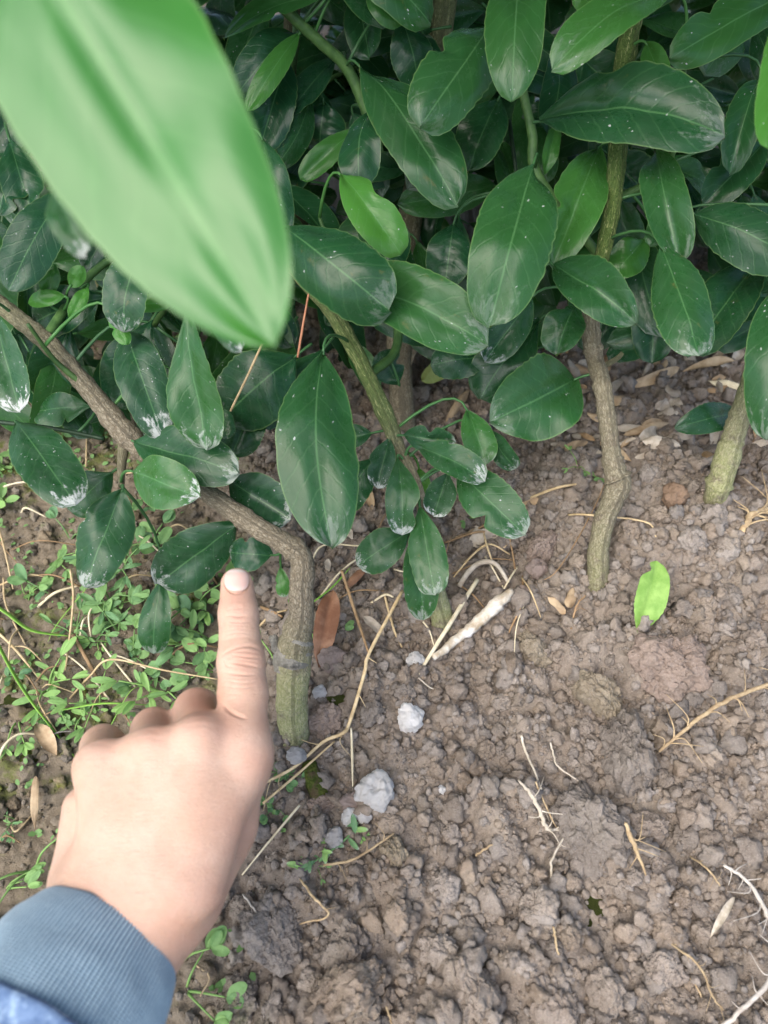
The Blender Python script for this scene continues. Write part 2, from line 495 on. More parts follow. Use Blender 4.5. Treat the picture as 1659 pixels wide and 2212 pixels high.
M['root_grey'] = mat_plain('grey_root', (0.34, 0.30, 0.25), (0.50, 0.46, 0.40), 240, 0.85)
M['lime'] = mat_plain('white_lump', (0.82, 0.79, 0.74), (0.94, 0.92, 0.89), 330, 0.95, bump=0.9, bd=0.0015, spec=0.1)
M['lime_grey'] = mat_plain('greyish_lump', (0.55, 0.52, 0.49), (0.72, 0.69, 0.66), 330, 0.95, bump=0.9, bd=0.0015, spec=0.1)
M['pink_lump'] = mat_plain('pinkish_lump', (0.36, 0.27, 0.23), (0.50, 0.41, 0.36), 330, 0.95, bump=0.9, bd=0.0015, spec=0.1)
M['ochre'] = mat_plain('ochre_stone', (0.19, 0.125, 0.08), (0.29, 0.20, 0.135), 200, 0.85)
M['moss'] = mat_plain('moss', (0.045, 0.070, 0.012), (0.13, 0.15, 0.035), 420, 0.95, bump=1.0, bd=0.003, spec=0.1, c3=(0.10, 0.075, 0.04))
M['stick'] = mat_plain('whitened_stick', (0.34, 0.27, 0.18), (0.62, 0.58, 0.50), 130, 0.9, bump=0.8, c3=(0.72, 0.70, 0.66))
M['litter'] = mat_plain('dead_leaf', (0.30, 0.205, 0.115), (0.46, 0.35, 0.22), 90, 0.8, bump=0.6)
M['litter_red'] = mat_plain('red_dead_leaf', (0.19, 0.095, 0.055), (0.30, 0.165, 0.095), 110, 0.7, bump=0.5, c3=(0.16, 0.07, 0.035))
M['litter_grey'] = mat_plain('grey_dead_leaf', (0.26, 0.215, 0.16), (0.42, 0.37, 0.30), 110, 0.9, bump=0.6)
M['yellow_leaf'] = mat_plain('yellowed_leaf', (0.36, 0.40, 0.09), (0.50, 0.55, 0.18), 60, 0.6, bump=0.2)
M['lime_leaf'] = mat_plain('lime_green_leaf', (0.15, 0.29, 0.05), (0.24, 0.39, 0.09), 140, 0.6, bump=0.3)
M['grass'] = mat_plain('grass_blade', (0.13, 0.30, 0.04), (0.24, 0.44, 0.07), 60, 0.5, bump=0.1)

def mat_skin():
    b = NT('skin')
    p = b.n('ShaderNodeTexCoord').outputs['Object']
    red = b.n('ShaderNodeAttribute', attribute_name='red').outputs['Fac']
    n1 = b.noise(p, 45, 4, 0.6); n2 = b.noise(p, 260, 4, 0.6)
    c = b.mix(b.ramp(n1, 0.3, 0.7), (0.47, 0.300, 0.212), (0.54, 0.362, 0.270))
    c = b.mix(b.math('MULTIPLY', b.ramp(n2, 0.5, 0.8), 0.25), c, (0.43, 0.265, 0.195))
    c = b.mix(b.math('MULTIPLY', red, 0.95), c, (0.42, 0.205, 0.140))  # reddened skin, plus shading painted along the hand's right edge
    cell = b.vor(b.vmul(p, (1.0, 1.6, 1.0)), 900, 'Distance', 'DISTANCE_TO_EDGE')
    lines = b.noise(b.vmul(p, (110.0, 1000.0, 700.0)), 1.0, 4, 0.7, dist=0.4)
    c = b.mix(b.math('MULTIPLY', b.ramp(lines, 0.55, 0.75), 0.30), c, (0.36, 0.215, 0.155))
    h = b.math('ADD', b.math('MULTIPLY', b.ramp(cell, 0.0, 0.12), 0.4), b.math('ADD', b.math('MULTIPLY', n2, 0.5), b.math('MULTIPLY', lines, -0.9)))
    pr = b.principled(Base_Color=c, Roughness=0.5, Normal=b.bump(h, 0.6, 0.0008))
    pr.inputs['Specular IOR Level'].default_value = 0.35
    pr.inputs['Subsurface Weight'].default_value = 0.18
    pr.inputs['Subsurface Radius'].default_value = (1.0, 0.35, 0.18)
    pr.inputs['Subsurface Scale'].default_value = 0.002
    return b.done(pr.outputs[0])
M['skin'] = mat_skin()
def mat_nail():
    b = NT('nail')
    uv = b.n('ShaderNodeUVMap').outputs[0]
    s = b.n('ShaderNodeSeparateXYZ'); b.t.links.new(uv, s.inputs[0])
    c = b.mix(b.ramp(s.outputs[1], 0.78, 0.95), b.mix(b.ramp(s.outputs[1], 0.0, 0.3), (0.56, 0.42, 0.36), (0.54, 0.36, 0.30)), (0.58, 0.49, 0.43))
    pr = b.principled(Base_Color=c, Roughness=0.48)
    pr.inputs['Subsurface Weight'].default_value = 0.2
    pr.inputs['Subsurface Scale'].default_value = 0.002
    return b.done(pr.outputs[0])
M['nail'] = mat_nail()
def mat_knit():
    b = NT('knit')
    uv = b.n('ShaderNodeUVMap').outputs[0]
    s = b.n('ShaderNodeSeparateXYZ'); b.t.links.new(uv, s.inputs[0])
    rib = b.n('ShaderNodeAttribute', attribute_name='rib').outputs['Fac']
    n = b.noise(b.n('ShaderNodeTexCoord').outputs['Object'], 600, 4, 0.7)
    c = b.mix(rib, (0.095, 0.165, 0.22), (0.255, 0.355, 0.415))
    c = b.mix(b.math('MULTIPLY', b.ramp(n, 0.4, 0.75), 0.4), c, (0.33, 0.43, 0.49))
    st = b.math('SINE', b.math('MULTIPLY', s.outputs[1], 2*math.pi/0.0011))
    pr = b.principled(Base_Color=c, Roughness=0.9, Normal=b.bump(b.math('ADD', st, n), 0.5, 0.0005))
    pr.inputs['Sheen Weight'].default_value = 0.3
    return b.done(pr.outputs[0])
M['knit'] = mat_knit()
M['denim'] = mat_plain('denim', (0.09, 0.145, 0.25), (0.15, 0.22, 0.34), 300, 0.85, bump=0.5, c3=(0.26, 0.35, 0.46))

# ================================================================== GROUND
def axis(lo, hi, step, far, n=26):
    core = np.arange(lo, hi, step)
    g = step*1.0*np.geomspace(1, (far)/step, n)
    return np.concatenate([(lo - g)[::-1], core, hi + g])
xs = axis(-0.40, 0.42, 0.0015, 40.0)
ys = axis(0.0, 0.70, 0.0015, 40.0)
X, Y = np.meshgrid(xs, ys)
Z = Hfine(X, Y)
Vg = np.stack([X.ravel(), Y.ravel(), Z.ravel()], 1)
nx, ny = len(xs), len(ys)
idx = np.arange(nx*ny).reshape(ny, nx)
Fg = np.stack([idx[:-1, :-1].ravel(), idx[:-1, 1:].ravel(), idx[1:, 1:].ravel(), idx[1:, :-1].ravel()], 1)
ground = mk('ground', Vg, Fg, M['soil'])
ground['kind'] = 'structure'
ground['label'] = 'crumbly grey brown tilled soil, mossy and weedy along its left side'

# crumbs and grains: far too many to count
def crumb_cloud(name, N, base_sub, rlo, rhi, label, power, seed):
    rng = np.random.default_rng(seed)
    bv, bf = ico(base_sub)
    vars_ = []
    for k in range(10):
        o = rng.uniform(0, 50, 3)
        s = 1 + (0.6*vn3(bv[:, 0]*6+o[0], bv[:, 1]*6+o[1], bv[:, 2]*6+o[2], k+19) if base_sub > 1 else 0) + 0.9*vn3(bv[:, 0]*1.3+o[0], bv[:, 1]*1.3+o[1], bv[:, 2]*1.3+o[2], k) + 0.6*vn3(bv[:, 0]*3+o[0], bv[:, 1]*3+o[1], bv[:, 2]*3+o[2], k+9)
        vars_.append(bv*s[:, None])
    vars_ = np.array(vars_)
    x = rng.uniform(-0.36, 0.40, N*3); y = rng.uniform(0.03, 0.70, N*3)
    # keep those the photograph's field could hold, fewer on the weedy strip and in the far shade
    keep = rng.uniform(0, 1, N*3) < (0.30 + 0.70*tilled(x, y))*np.clip(1.15-0.8*y, 0.3, 1)
    keep &= np.abs(x) < 0.17 + 0.62*y
    x, y = x[keep][:N], y[keep][:N]
    n = len(x)
    r = rlo + (rhi-rlo)*rng.uniform(0, 1, n)**power
    q = rng.normal(size=(n, 4)); q /= np.linalg.norm(q, axis=1)[:, None]
    a, b, c, d = q.T
    Rm = np.stack([1-2*(c*c+d*d), 2*(b*c-a*d), 2*(b*d+a*c), 2*(b*c+a*d), 1-2*(b*b+d*d), 2*(c*d-a*b), 2*(b*d-a*c), 2*(c*d+a*b), 1-2*(b*b+c*c)], 1).reshape(n, 3, 3)
    vv = vars_[rng.integers(0, 10, n)]*rng.uniform(0.65, 1.2, (n, 1, 3))
    vv = np.einsum('nij,nkj->nki', Rm, vv)*r[:, None, None]
    z = Hfine(x, y) + 0.35*r
    vv = vv + np.stack([x, y, z], 1)[:, None, :]
    nv = bv.shape[0]
    F = (bf[None] + (np.arange(n)*nv)[:, None, None]).reshape(-1, 3)
    o = mk(name, vv.reshape(-1, 3), F, M['crumb'], shade=(base_sub > 0))
    o['kind'] = 'stuff'
    tag(o, label, 'soil')
    return o
crumb_cloud('soil_lumps', 3400, 2, 0.0026, 0.0062, 'small lumpy soil crumbs strewn all over the tilled bed', 2.2, 21)
crumb_cloud('soil_crumbs', 8500, 1, 0.0012, 0.0028, 'tiny soil crumbs filling the gaps of the tilled bed', 1.4, 23)
crumb_cloud('soil_grains', 24000, 0, 0.0005, 0.0013, 'fine loose soil grains between the crumbs and clods', 1.5, 22)

# clods
def clod_mesh(name, seed, sub=4, lump=0.55, mat=None, crumbly=0.5, rgh=1.0):
    v, f = ico(sub)
    rng = np.random.default_rng(seed)
    o = rng.uniform(0, 60, 3)
    x, y, z = v[:, 0]+o[0], v[:, 1]+o[1], v[:, 2]+o[2]
    s = 1 + lump*(1.0*vn3(x*1.2, y*1.2, z*1.2, seed) + 0.7*vn3(x*2.6, y*2.6, z*2.6, seed+1)) + crumbly*(0.36*np.abs(vn3(x*4.5, y*4.5, z*4.5, seed+2)) + 0.26*vn3(x*9, y*9, z*9, seed+3) + 0.18*vn3(x*19, y*22, z*22, seed+4))
    V = v*s[:, None]*rng.uniform(0.8, 1.15, 3)
    for fq, am in ((5, .16), (10, .10), (21, .06)):
        V = V + am*rgh*np.stack([vn3(x*fq+7*k, y*fq-3*k, z*fq+11*k, seed+20+k) for k in range(3)], 1)
    V = V/np.mean(np.linalg.norm(V, axis=1))
    me_ob = mk(name, V, f, mat or M['clod'])
    me = me_ob.data
    bpy.data.objects.remove(me_ob)
    return me
big_meshes = [clod_mesh('soil_clod', 350+k, 5, 0.6, None, 0.45, 1.15) for k in range(5)]
clod_meshes = [clod_mesh('soil_clod', 300+k) for k in range(14)]

def put(me, name, loc, r, label, cat, group=None, mat=None, sq=1.0, rot=None):
    o = bpy.data.objects.new(name, me)
    col.objects.link(o)
    o.location = loc
    o.rotation_euler = rot if rot else (random.uniform(0, 6.3), random.uniform(0, 6.3), random.uniform(0, 6.3))
    o.scale = (r, r*random.uniform(0.85, 1.1), r*sq)
    if mat:
        o.material_slots[0].link = 'OBJECT'; o.material_slots[0].material = mat
    return tag(o, label, cat, group)

taken = []   # (x, y, r) on the ground, kept clear of each other
def free(p, r, slack=0.85):
    return all((p.x-a)**2 + (p.y-b)**2 > (slack*(r+c))**2 for a, b, c in taken)

big = [  # px, py, radius px, material, label
    (1268, 1805, 78, 'clod', 'large rounded soil clod below the middle of the bare bed, roots either side'),
    (1432, 1448, 78, 'clod_pink', 'broad knobbly reddish soil clod near the upright torn green leaf'),
    (1285, 1512, 58, 'clod_olive', 'flat dark olive soil clod with a shaded hollow at its edge'),
    (1352, 1640, 74, 'clod', 'low wide soil lump beside the branching tan root'),
    (598, 2020, 72, 'clod', 'big flat faced soil clod with a pale rootlet on it, beside the wrist'),
    (765, 2165, 88, 'clod', 'largest pale soil clod at the bottom edge of the picture'),
    (512, 2165, 52, 'clod_grey', 'grey soil clod right of the seedling by the cuff, at the bottom'),
    (742, 2056, 50, 'clod', 'rounded soil clod between the flat faced clod and the bottom edge'),
    (702, 1562, 40, 'clod_pink', 'purplish soil clod touching the foot of the bent grafted stem'),
    (1172, 1196, 36, 'clod_pink', 'purplish rounded clod under the tip of the dusty hanging leaf'),
    (1392, 1795, 42, 'clod_grey', 'grey round clod just right of the large rounded clod'),
    (700, 1742, 30, 'clod_pink', 'brown clod between the hand and the mossy stub'),
    (1150, 1415, 42, 'clod_olive', 'olive tinted clod left of the shaded hollow'),
    (1190, 2185, 60, 'clod_grey', 'wide grey clod at the bottom edge under the rootlets'),
    (1020, 2160, 66, 'clod', 'long pale clod at the bottom edge near the middle'),
    (1430, 2105, 46, 'clod_grey', 'angular grey clod beside the thin branching root at lower right'),
    (1500, 1330, 44, 'clod', 'clod standing right of the torn green leaf'),
    (1610, 1420, 50, 'clod_grey', 'grey clod near the right edge above the tan root'),
    (1420, 1900, 40, 'clod_grey', 'grey clod below the yellow forked root'),
    (850, 1852, 40, 'clod_olive', 'yellowish olive clod right of the grey leaved weed'),
    (1120, 1690, 34, 'clod', 'round clod behind the two short white roots'),
    (940, 2060, 44, 'clod', 'brown clod above the long pale clod at the bottom'),
]
for px, py, rp, mt, lab in big:
    p, d = ray_ground(px, py, Hbase)
    r = rp/FPX*d
    put(random.choice(big_meshes), 'soil_clod', p + Vector((0, 0, r*0.30)), r, lab, 'soil clod', 'large clods in the tilled bed', M[mt] if mt != 'clod' else None, sq=0.8)
    taken.append((p.x, p.y, r))

stem_feet = [(632, 1590, 40), (955, 1355, 32), (1295, 1262, 32), (1545, 1085, 32)]
for px, py, rp in stem_feet:
    p, d = ray_ground(px, py); taken.append((p.x, p.y, rp/FPX*d))
stones = [  # white and pale lumps
    (896, 1440, 17, 'lime', 'small bright white lump beside the foot of the long straw'),
    (886, 1564, 27, 'lime', 'white crumbly lump alone on bare soil below the long straw'),
    (811, 1722, 36, 'lime', 'largest bright white crumbly lump, right of the two small ones'),
    (757, 1742, 20, 'pink_lump', 'pinkish small lump left of the largest white lump'),
    (756, 1770, 18, 'lime', 'white small lump under the pinkish one'),
    (786, 1768, 16, 'lime_grey', 'small greyish lump touching the underside of the largest white lump'),
    (722, 1817, 20, 'lime_grey', 'grey lump under the grey leaved weed'),
    (642, 1640, 18, 'lime_grey', 'bluish grey pebble beside the foot of the bent grafted stem'),
    (1128, 1290, 14, 'pink_lump', 'pale lump right of the curled dry strip'),
    (722, 1437, 26, 'pink_lump', 'pinkish grey lump beside the reddish dead leaf'),
    (1450, 1087, 24, 'ochre', 'orange brown stone left of the far stem foot'),
    (1160, 1245, 22, 'pink_lump', 'pale brown lump at the end of the thin thread'),
    (954, 1712, 8, 'lime', 'tiny white grain right of the largest white lump'),
    (690, 1505, 14, 'lime_grey', 'pale lump between the bent grafted stem and the straw joint'),
]
stone_meshes = [clod_mesh('pale_lump', 400+k, 4, 0.5, M['lime'], 0.4, 0.8) for k in range(5)]
for px, py, rp, mt, lab in stones:
    p, d = ray_ground(px, py)
    r = rp/FPX*d
    put(random.choice(stone_meshes), 'pebble' if mt == 'ochre' else 'pale_lump', p + Vector((0, 0, r*0.6 + .003)), r*1.08, lab, 'stone', 'pale lumps on the soil', M[mt])
    taken.append((p.x, p.y, r))

n_clod = 0; tries = 0
while n_clod < 278 and tries < 9000:
    tries += 1
    px = random.uniform(440, 1659); py = random.uniform(980, 2215)
    if px < 640 and py < 1900: continue
    rp = (9 + 20*random.random()**2.6) if py < 1820 else (12 + 36*random.random()**2.2)
    p, d = ray_ground(px, py)
    r = rp/FPX*d
    if not free(p, r): continue
    taken.append((p.x, p.y, r))
    put(random.choice(clod_meshes), 'soil_clod', p + Vector((0, 0, r*0.22)), r, 'ordinary grey brown clod of crumbly soil among many in the bed', 'soil clod', 'small clods in the tilled bed')
    n_clod += 1

# ================================================================== LEAVES
def leaf_grid(L, W, nu=26, nv=8, conv=0.15, fold=0.0, droop=0.1, twist=0.0, wave=0.02, seed=0, blunt=0.5, skew=0.0, cren=0.022, chew=None):
    """flat leaf along +X from 0 to L, upper side +Z; returns V, F, UV"""
    rng = np.random.default_rng(seed)
    u = 0.5 - 0.5*np.cos(np.linspace(0, np.pi, nu)) if nu < 16 else np.linspace(0, 1, nu)
    v = np.linspace(-1, 1, nv+1)
    ph = rng.uniform(0, 6.28)
    pk = 0.5 + 0.16*(blunt-0.35) + rng.uniform(-.03, .05)
    up = u**(math.log(0.5)/math.log(pk))
    eb, et = 0.85 + rng.uniform(-.1, .15), 0.80 - 0.42*blunt
    prof = np.maximum(1 - np.abs(2*up-1)**2.5, 0)**np.where(up < 0.5, eb, et)
    prof[0] = 0.03; prof[-1] = 0.02
    U_, V_ = np.meshgrid(u, v, indexing='ij')
    hw = W/2*prof[:, None]
    edge = 1 + cren*(0.6+0.8*vn2(u[:, None]*6+seed, V_*2, seed+2)*2)*np.sin(u[:, None]*2*np.pi*(11+3*vn2(u[:, None]*3, V_*0+seed, seed+8)) + ph)*np.abs(V_)**6 + 0.13*vn2(u[:, None]*3.2+seed*3.1, V_*0.7+seed, seed)*np.abs(V_)
    if chew:
        cu, cs, cwid, cdep = chew
        edge = np.where(V_*cs > 0, edge*(1 - cdep*np.exp(-((U_-cu)/cwid)**2)), edge)
    y = V_*hw*edge + skew*W*np.sin(np.pi*U_)*0.5
    x = U_*L
    arch = droop*L*4*U_*(1-U_)
    z = arch - conv*np.abs(V_)**2*hw + fold*np.abs(V_)*hw
    z = z - 0.035*W*np.exp(-(V_/0.10)**2)*prof[:, None]
    z = z + wave*W*np.sin(U_*9 + ph + 1.3*np.sign(V_))*np.abs(V_)**1.5 + 0.16*W*vn2(U_*3+seed, V_*1.3+seed*2, seed+4) + 0.05*W*vn2(U_*8+seed, V_*3+seed, seed+5)
    if twist:
        a = twist*(U_-0.5)
        yy = y*np.cos(a) - (z-arch)*np.sin(a); zz = arch + y*np.sin(a) + (z-arch)*np.cos(a)
        y, z = yy, zz
    P = np.stack([x, y, z], -1).reshape(-1, 3)
    UV = np.stack([U_, V_], -1).reshape(-1, 2)
    F = []
    m = nv+1
    for i in range(nu-1):
        for j in range(nv):
            F.append((i*m+j, (i+1)*m+j, (i+1)*m+j+1, i*m+j+1))
    return P, F, UV

def frame(B, T, roll, up=(0, -0.25, 1.0), cam_w=0.7):
    B, T = Vector(B), Vector(T)
    x = (T-B).normalized()
    tocam = (CAMP - (B+T)/2).normalized()
    n = (tocam*cam_w + Vector(up).normalized()*(1-cam_w))
    n = (n - x*n.dot(x)).normalized()
    n = Matrix.Rotation(R(roll), 3, x) @ n
    y = n.cross(x).normalized()
    return np.array(Matrix((x, y, n)).transposed())

class Plant:
    def __init__(s, foot, label, group=None, name='citrus_sapling', cat='sapling'):
        s.e = empty(name, foot, label, cat, group)
        s.lines = []
    def wood(s, pts, rads, name='stem', mat='bark', segs=16, rough=0.05, n=12, green=None, pale=None, seed=1, attach=True):
        C = catmull(pts, n)
        if name == 'trunk':
            rr0 = np.interp(np.linspace(0, 1, len(C)), np.linspace(0, 1, len(rads)), rads)
            rn = np.random.default_rng(seed*7+len(C))
            tq = np.linspace(0, 1, len(C))
            for _ in range(14):
                c_ = rn.uniform(.12, 1); rr0 = rr0*(1 + rn.uniform(.05, .15)*np.exp(-((tq-c_)/.007)**2))
            rads = list(rr0*(1 + .09*vn2(tq*26+seed, tq*0, seed)))
            C = C + rads[0]*0.16*np.stack([vn2(tq*22+k*9, tq*0+seed, seed+k) for k in range(3)], 1)
            rough = rough*1.6
        V, F, UV = tube(C, rads, segs, rough, seed)
        k = len(C)
        at = {}
        if mat == 'bark':
            t = np.linspace(0, 1, k)
            g = np.interp(t, np.linspace(0, 1, len(green)), green) if green else np.zeros(k)
            pl = np.interp(t, np.linspace(0, 1, len(pale)), pale) if pale else np.zeros(k)
            at = {'green': np.repeat(g, segs), 'pale': np.repeat(pl, segs)}
        o = mk(name, V, F, M[mat], s.e, UV, at)
        if attach: s.lines.append(C)
        return o
    def nearest(s, p):
        best = None
        for C in s.lines:
            d = np.linalg.norm(C - np.array(p), axis=1)
            i = int(np.argmin(d))
            if best is None or d[i] < best[0]: best = (d[i], C[i])
        return best
    def leaf(s, B, T, W, roll=0, tone=0.2, dust=0.1, mat='leaf', petiole=True, cam_w=0.7, maxp=0.075, **kw):
        B, T = Vector(B), Vector(T)
        L = (T-B).length
        kw.setdefault('seed', random.randrange(10000))
        if kw.get('chew') is None and random.random() < .22: kw['chew'] = (random.uniform(.25, .85), random.choice([-1, 1]), random.uniform(.02, .07), random.uniform(.15, .5))
        P, F, UV = leaf_grid(L, W, **kw)
        A = frame(B, T, roll, cam_w=cam_w)
        V = P @ A.T + np.array(B)
        parts = [(V, F, UV)]
        if petiole:
            near = s.nearest(B) if s.lines else None
            x = A[:, 0]
            if near is not None and near[0] < maxp and near[0] > 0.002:
                e = near[1]
            else:
                e = np.array(B) - x*0.012 - A[:, 2]*0.004
            ln = np.linalg.norm(e - np.array(B))
            b0 = np.array(B) + x*0.002
            ts = np.linspace(0, 1, 7)[:, None]
            c1 = np.array(B) - x*ln*0.45
            C = (1-ts)**2*b0 + 2*ts*(1-ts)*c1 + ts**2*e
            tv, tf, tu = tube(C, [0.0007, 0.0009, 0.0011], 6)
            parts.append((tv, tf, np.tile([[0.01, 0.0]], (len(tv), 1))))
        V, F, UV = join(parts)
        o = mk('leaf', V, F, M[mat], s.e, UV)
        o['tone'] = float(tone); o['dust'] = float(dust)
        return o
    def pleaf(s, bx, by, bd, tx, ty, td, wpx, roll=0, tone=0.2, dust=0.1, **kw):
        B, T = U(bx, by, bd), U(tx, ty, td)
        W = (0.93 if wpx > 400 else 0.88)*wpx/FPX*(bd+td)/2/max(0.45, math.cos(R(roll)))
        kw.setdefault('nu', 36); kw.setdefault('fold', random.choice([0, .15, .3, .5])); kw.setdefault('twist', random.uniform(-.7, .7)); kw.setdefault('droop', random.uniform(.03, .2)); kw.setdefault('wave', random.uniform(.02, .07)); kw.setdefault('blunt', random.uniform(.55, .95))
        return s.leaf(B, T, W, roll, tone, dust, **kw)

def PX(px, d): return px/FPX*d
def line(pts): return [U(*p) for p in pts]

def foot(px, py): 
    p, d = ray_ground(px, py); return p

# ---- sapling A: bent grafted stem the finger points at
fa = foot(632, 1590)
A = Plant(fa, 'bent grafted citrus sapling the finger points at, stem arching up to the left', 'citrus saplings')
da = (fa - CAMP).dot(MC @ Vector((0, 0, -1)))
ptsA = [U(632, 1612, da+0.004), U(634, 1560, da-0.006), U(632, 1480, da-0.013), U(636, 1400, da-0.014), U(650, 1330, da-0.014), U(652, 1262, da-0.014), U(648, 1205, da-0.013), U(610, 1172, da-0.013), U(530, 1122, da-0.012), U(430, 1052, 0.452), U(330, 985, 0.453), U(268, 935, 0.453), U(190, 838, 0.452), U(95, 735, 0.455), U(0, 655, 0.462), U(-110, 560, 0.47)]
rp = [31, 33, 33, 36, 27, 25, 25, 24, 21, 20, 21, 27, 21, 20, 19, 18]
trunkA = A.wood(ptsA, [PX(r, 0.45) for r in rp], 'trunk', segs=28, rough=0.07, n=12, green=[0]*12+[0.05, 0.2, 0.3, 0.5], pale=[1, 1, 0.9, 0.25] + [0]*12)
# remains of the grafting tape round the bulge
tC = catmull([U(628, 1450, da-0.0135), U(634, 1412, da-0.014), U(648, 1376, da-0.014)], 8)
tv, tf, tu = tube(tC, [PX(36, 0.45), PX(39, 0.45), PX(36, 0.45), PX(31, 0.45)], 34, 0.13, 4, cap=False)
mk('graft_tape', tv, tf, M['tape'], trunkA, tu)
tp, tfc, tuv = leaf_grid(0.013, 0.008, 12, 6, 0.4, 0.0, 0.2, 0.8, 0.2, 3)
mk('tape_flap', tp @ frame(U(606, 1418, da-0.016), U(588, 1370, da-0.016), 20).T + np.array(U(606, 1418, da-0.016)), tfc, M['tape'], trunkA, tuv)
A.wood([U(190, 838, 0.452), U(120, 780, 0.44), U(60, 700, 0.42)], [0.002, 0.0015, 0.001], 'branch', 'twig', 8)
A.wood([U(268, 960, 0.455), U(262, 1010, 0.45), U(262, 1050, 0.447)], [0.0035, 0.0025, 0.0018], 'branch', 'bark', 8, green=[0.2, 0.2])
A.wood([U(225, 948, 0.462), U(110, 925, 0.46), U(0, 912, 0.455), U(-60, 905, 0.455)], [0.0013, 0.0013, 0.0014], 'branch', 'dark_twig', 8)
A.wood([U(330, 700, 0.50), U(420, 560, 0.47), U(470, 400, 0.44), U(500, 200, 0.43)], [0.003, 0.0025, 0.002], 'branch', 'twig', 8)
A.wood([U(95, 735, 0.455), U(190, 600, 0.48), U(300, 520, 0.49), U(330, 700, 0.50)][:3], [0.003, 0.0025, 0.002], 'branch', 'twig', 8)
A.wood([U(300, 520, 0.49), U(420, 560, 0.47)], [0.002, 0.002], 'branch', 'twig', 8)
LA = [
 (60, 215, .47, -30, 330, .47, 110, 0, .0, .05, {}),
 (-30, 240, .49, 60, 340, .49, 110, 10, .0, .05, {}),
 (20, 300, .45, 70, 470, .45, 100, 0, .02, .1, {}),
 (400, 668, .405, 450, 972, .415, 118, 32, .18, .85, dict(fold=.35, droop=.05)),
 (272, 712, .46, 352, 945, .44, 120, 0, .02, .8, dict(conv=.3)),
 (285, 952, .447, 515, 1022, .425, 128, -8, .06, .45, {}),
 (288, 1018, .43, 430, 1072, .41, 122, 12, .30, .85, dict(blunt=.3, fold=.2)),
 (34, 912, .45, 165, 1092, .415, 130, -5, .05, 1.0, dict(blunt=.8)),
 (265, 1056, .44, 188, 1270, .43, 130, 8, .06, .75, dict(blunt=.6, conv=.25)),
 (245, 1018, .455, 150, 1100, .465, 105, 0, .05, .2, {}),
 (510, 1128, .455, 338, 1262, .47, 135, -25, .02, .75, dict(conv=.5, twist=.6)),
 (350, 1250, .475, 332, 1412, .475, 76, 10, .10, .55, dict(blunt=.9)),
 (492, 1035, .46, 628, 1122, .45, 125, 10, .0, .55, dict(blunt=.8)),
 (-15, 660, .44, 44, 890, .42, 95, 25, .10, .9, {}),
 (235, 640, .47, 75, 695, .48, 115, 0, .0, .1, {}),
 (238, 668, .44, 275, 745, .435, 42, 10, .55, .0, {}),
 (302, 535, .43, 268, 718, .43, 108, 15, .03, .5, dict(fold=.3)),
 (120, 395, .235, 186, 552, .225, 84, 10, .12, .8, dict(blunt=.7)),
 (438, 640, .31, 522, 760, .30, 66, 0, .05, .95, dict(blunt=.8)),
 (140, 410, .44, 18, 628, .44, 120, 0, .0, .15, {}),
 (60, 330, .46, -10, 470, .45, 110, 10, .0, .1, {}),
 (372, 806, .47, 396, 905, .465, 50, 20, .6, .1, dict(chew=(.5, 1, .15, .6))),
 (480, 880, .475, 492, 948, .475, 48, 0, .05, .2, {}),
 (590, 1200, .455, 495, 1192, .462, 80, -10, .0, .5, dict(blunt=.3)),
 (606, 1222, .47, 614, 1290, .47, 36, 10, .45, .5, {}),
 (200, 878, .475, 74, 890, .49, 80, 0, .1, .25, {}),
 (330, 690, .48, 250, 880, .49, 120, 10, .0, .2, {}),
 (150, 700, .49, 90, 860, .50, 110, -10, .0, .15, {}),
 (640, 768, .485, 480, 905, .49, 175, 0, .01, .15, {}),
 (560, 850, .50, 500, 985, .50, 110, 0, .0, .1, {}),
 (565, 295, .43, 615, 512, .43, 84, 0, .03, .2, {}),
 (440, 560, .46, 560, 690, .47, 120, 5, .0, .1, {}),
 (380, 480, .47, 300, 640, .47, 120, 5, .0, .1, {}),
]
for a in LA: A.pleaf(*a[:9], a[9]*random.uniform(.45, 1.05), **a[10])
for a in [(190, 620, .46, 150, 690, .455, 34, 0, .6, 0), (140, 640, .455, 60, 655, .46, 40, 0, .55, 0), (150, 620, .455, 180, 575, .45, 40, 10, .5, 0), (270, 660, .45, 372, 655, .45, 44, 0, .6, .05), (100, 640, .46, 118, 570, .455, 46, 0, .35, 0)]:
    A.pleaf(*a, blunt=.2)

# ---- sapling B: thin dark stem in the middle
fb = foot(955, 1352)
db = (fb - CAMP).dot(MC @ Vector((0, 0, -1)))
B_ = Plant(fb, 'slender citrus sapling mid picture with dusty leaf clusters hiding its foot', 'citrus saplings')
ptsB = [U(957, 1372, db+.006), U(950, 1310, db-.01), U(932, 1220, db-.02), U(918, 1120, db-.028), U(895, 1040, db-.034), U(860, 970, .478), U(835, 905, .474), U(795, 815, .470), U(755, 735, .467), U(705, 655, .465), U(640, 580, .463), U(560, 480, .46), U(470, 330, .455), U(420, 120, .447), U(395, -150, .44)]
rp = [25, 24, 17, 13, 13, 16, 18, 17, 17, 19, 19, 18, 16, 14, 12]
B_.wood(ptsB, [PX(r, 0.475) for r in rp], 'trunk', segs=22, rough=0.05, green=[0, 0, 0, 0, .1, .3, .8, .9, .9, .8, .8, .9, 1, 1, 1], pale=[1, 1, .7]+[0]*12)
B_.wood([U(560, 480, .46), U(600, 280, .50), U(640, 80, .52), U(620, -40, .53)], [.003, .003, .0025], 'branch', 'twig', 8)
B_.wood([U(800, 260, .50), U(752, 152, .485), U(690, 90, .47), U(615, 20, .455), U(560, -40, .45)], [PX(13, .47), PX(12, .47), PX(11, .47)], 'branch', 'twig', 10, seed=5)
B_.wood([U(705, 655, .465), U(720, 560, .48), U(690, 470, .475)], [.002, .0015, .001], 'branch', 'twig', 8)
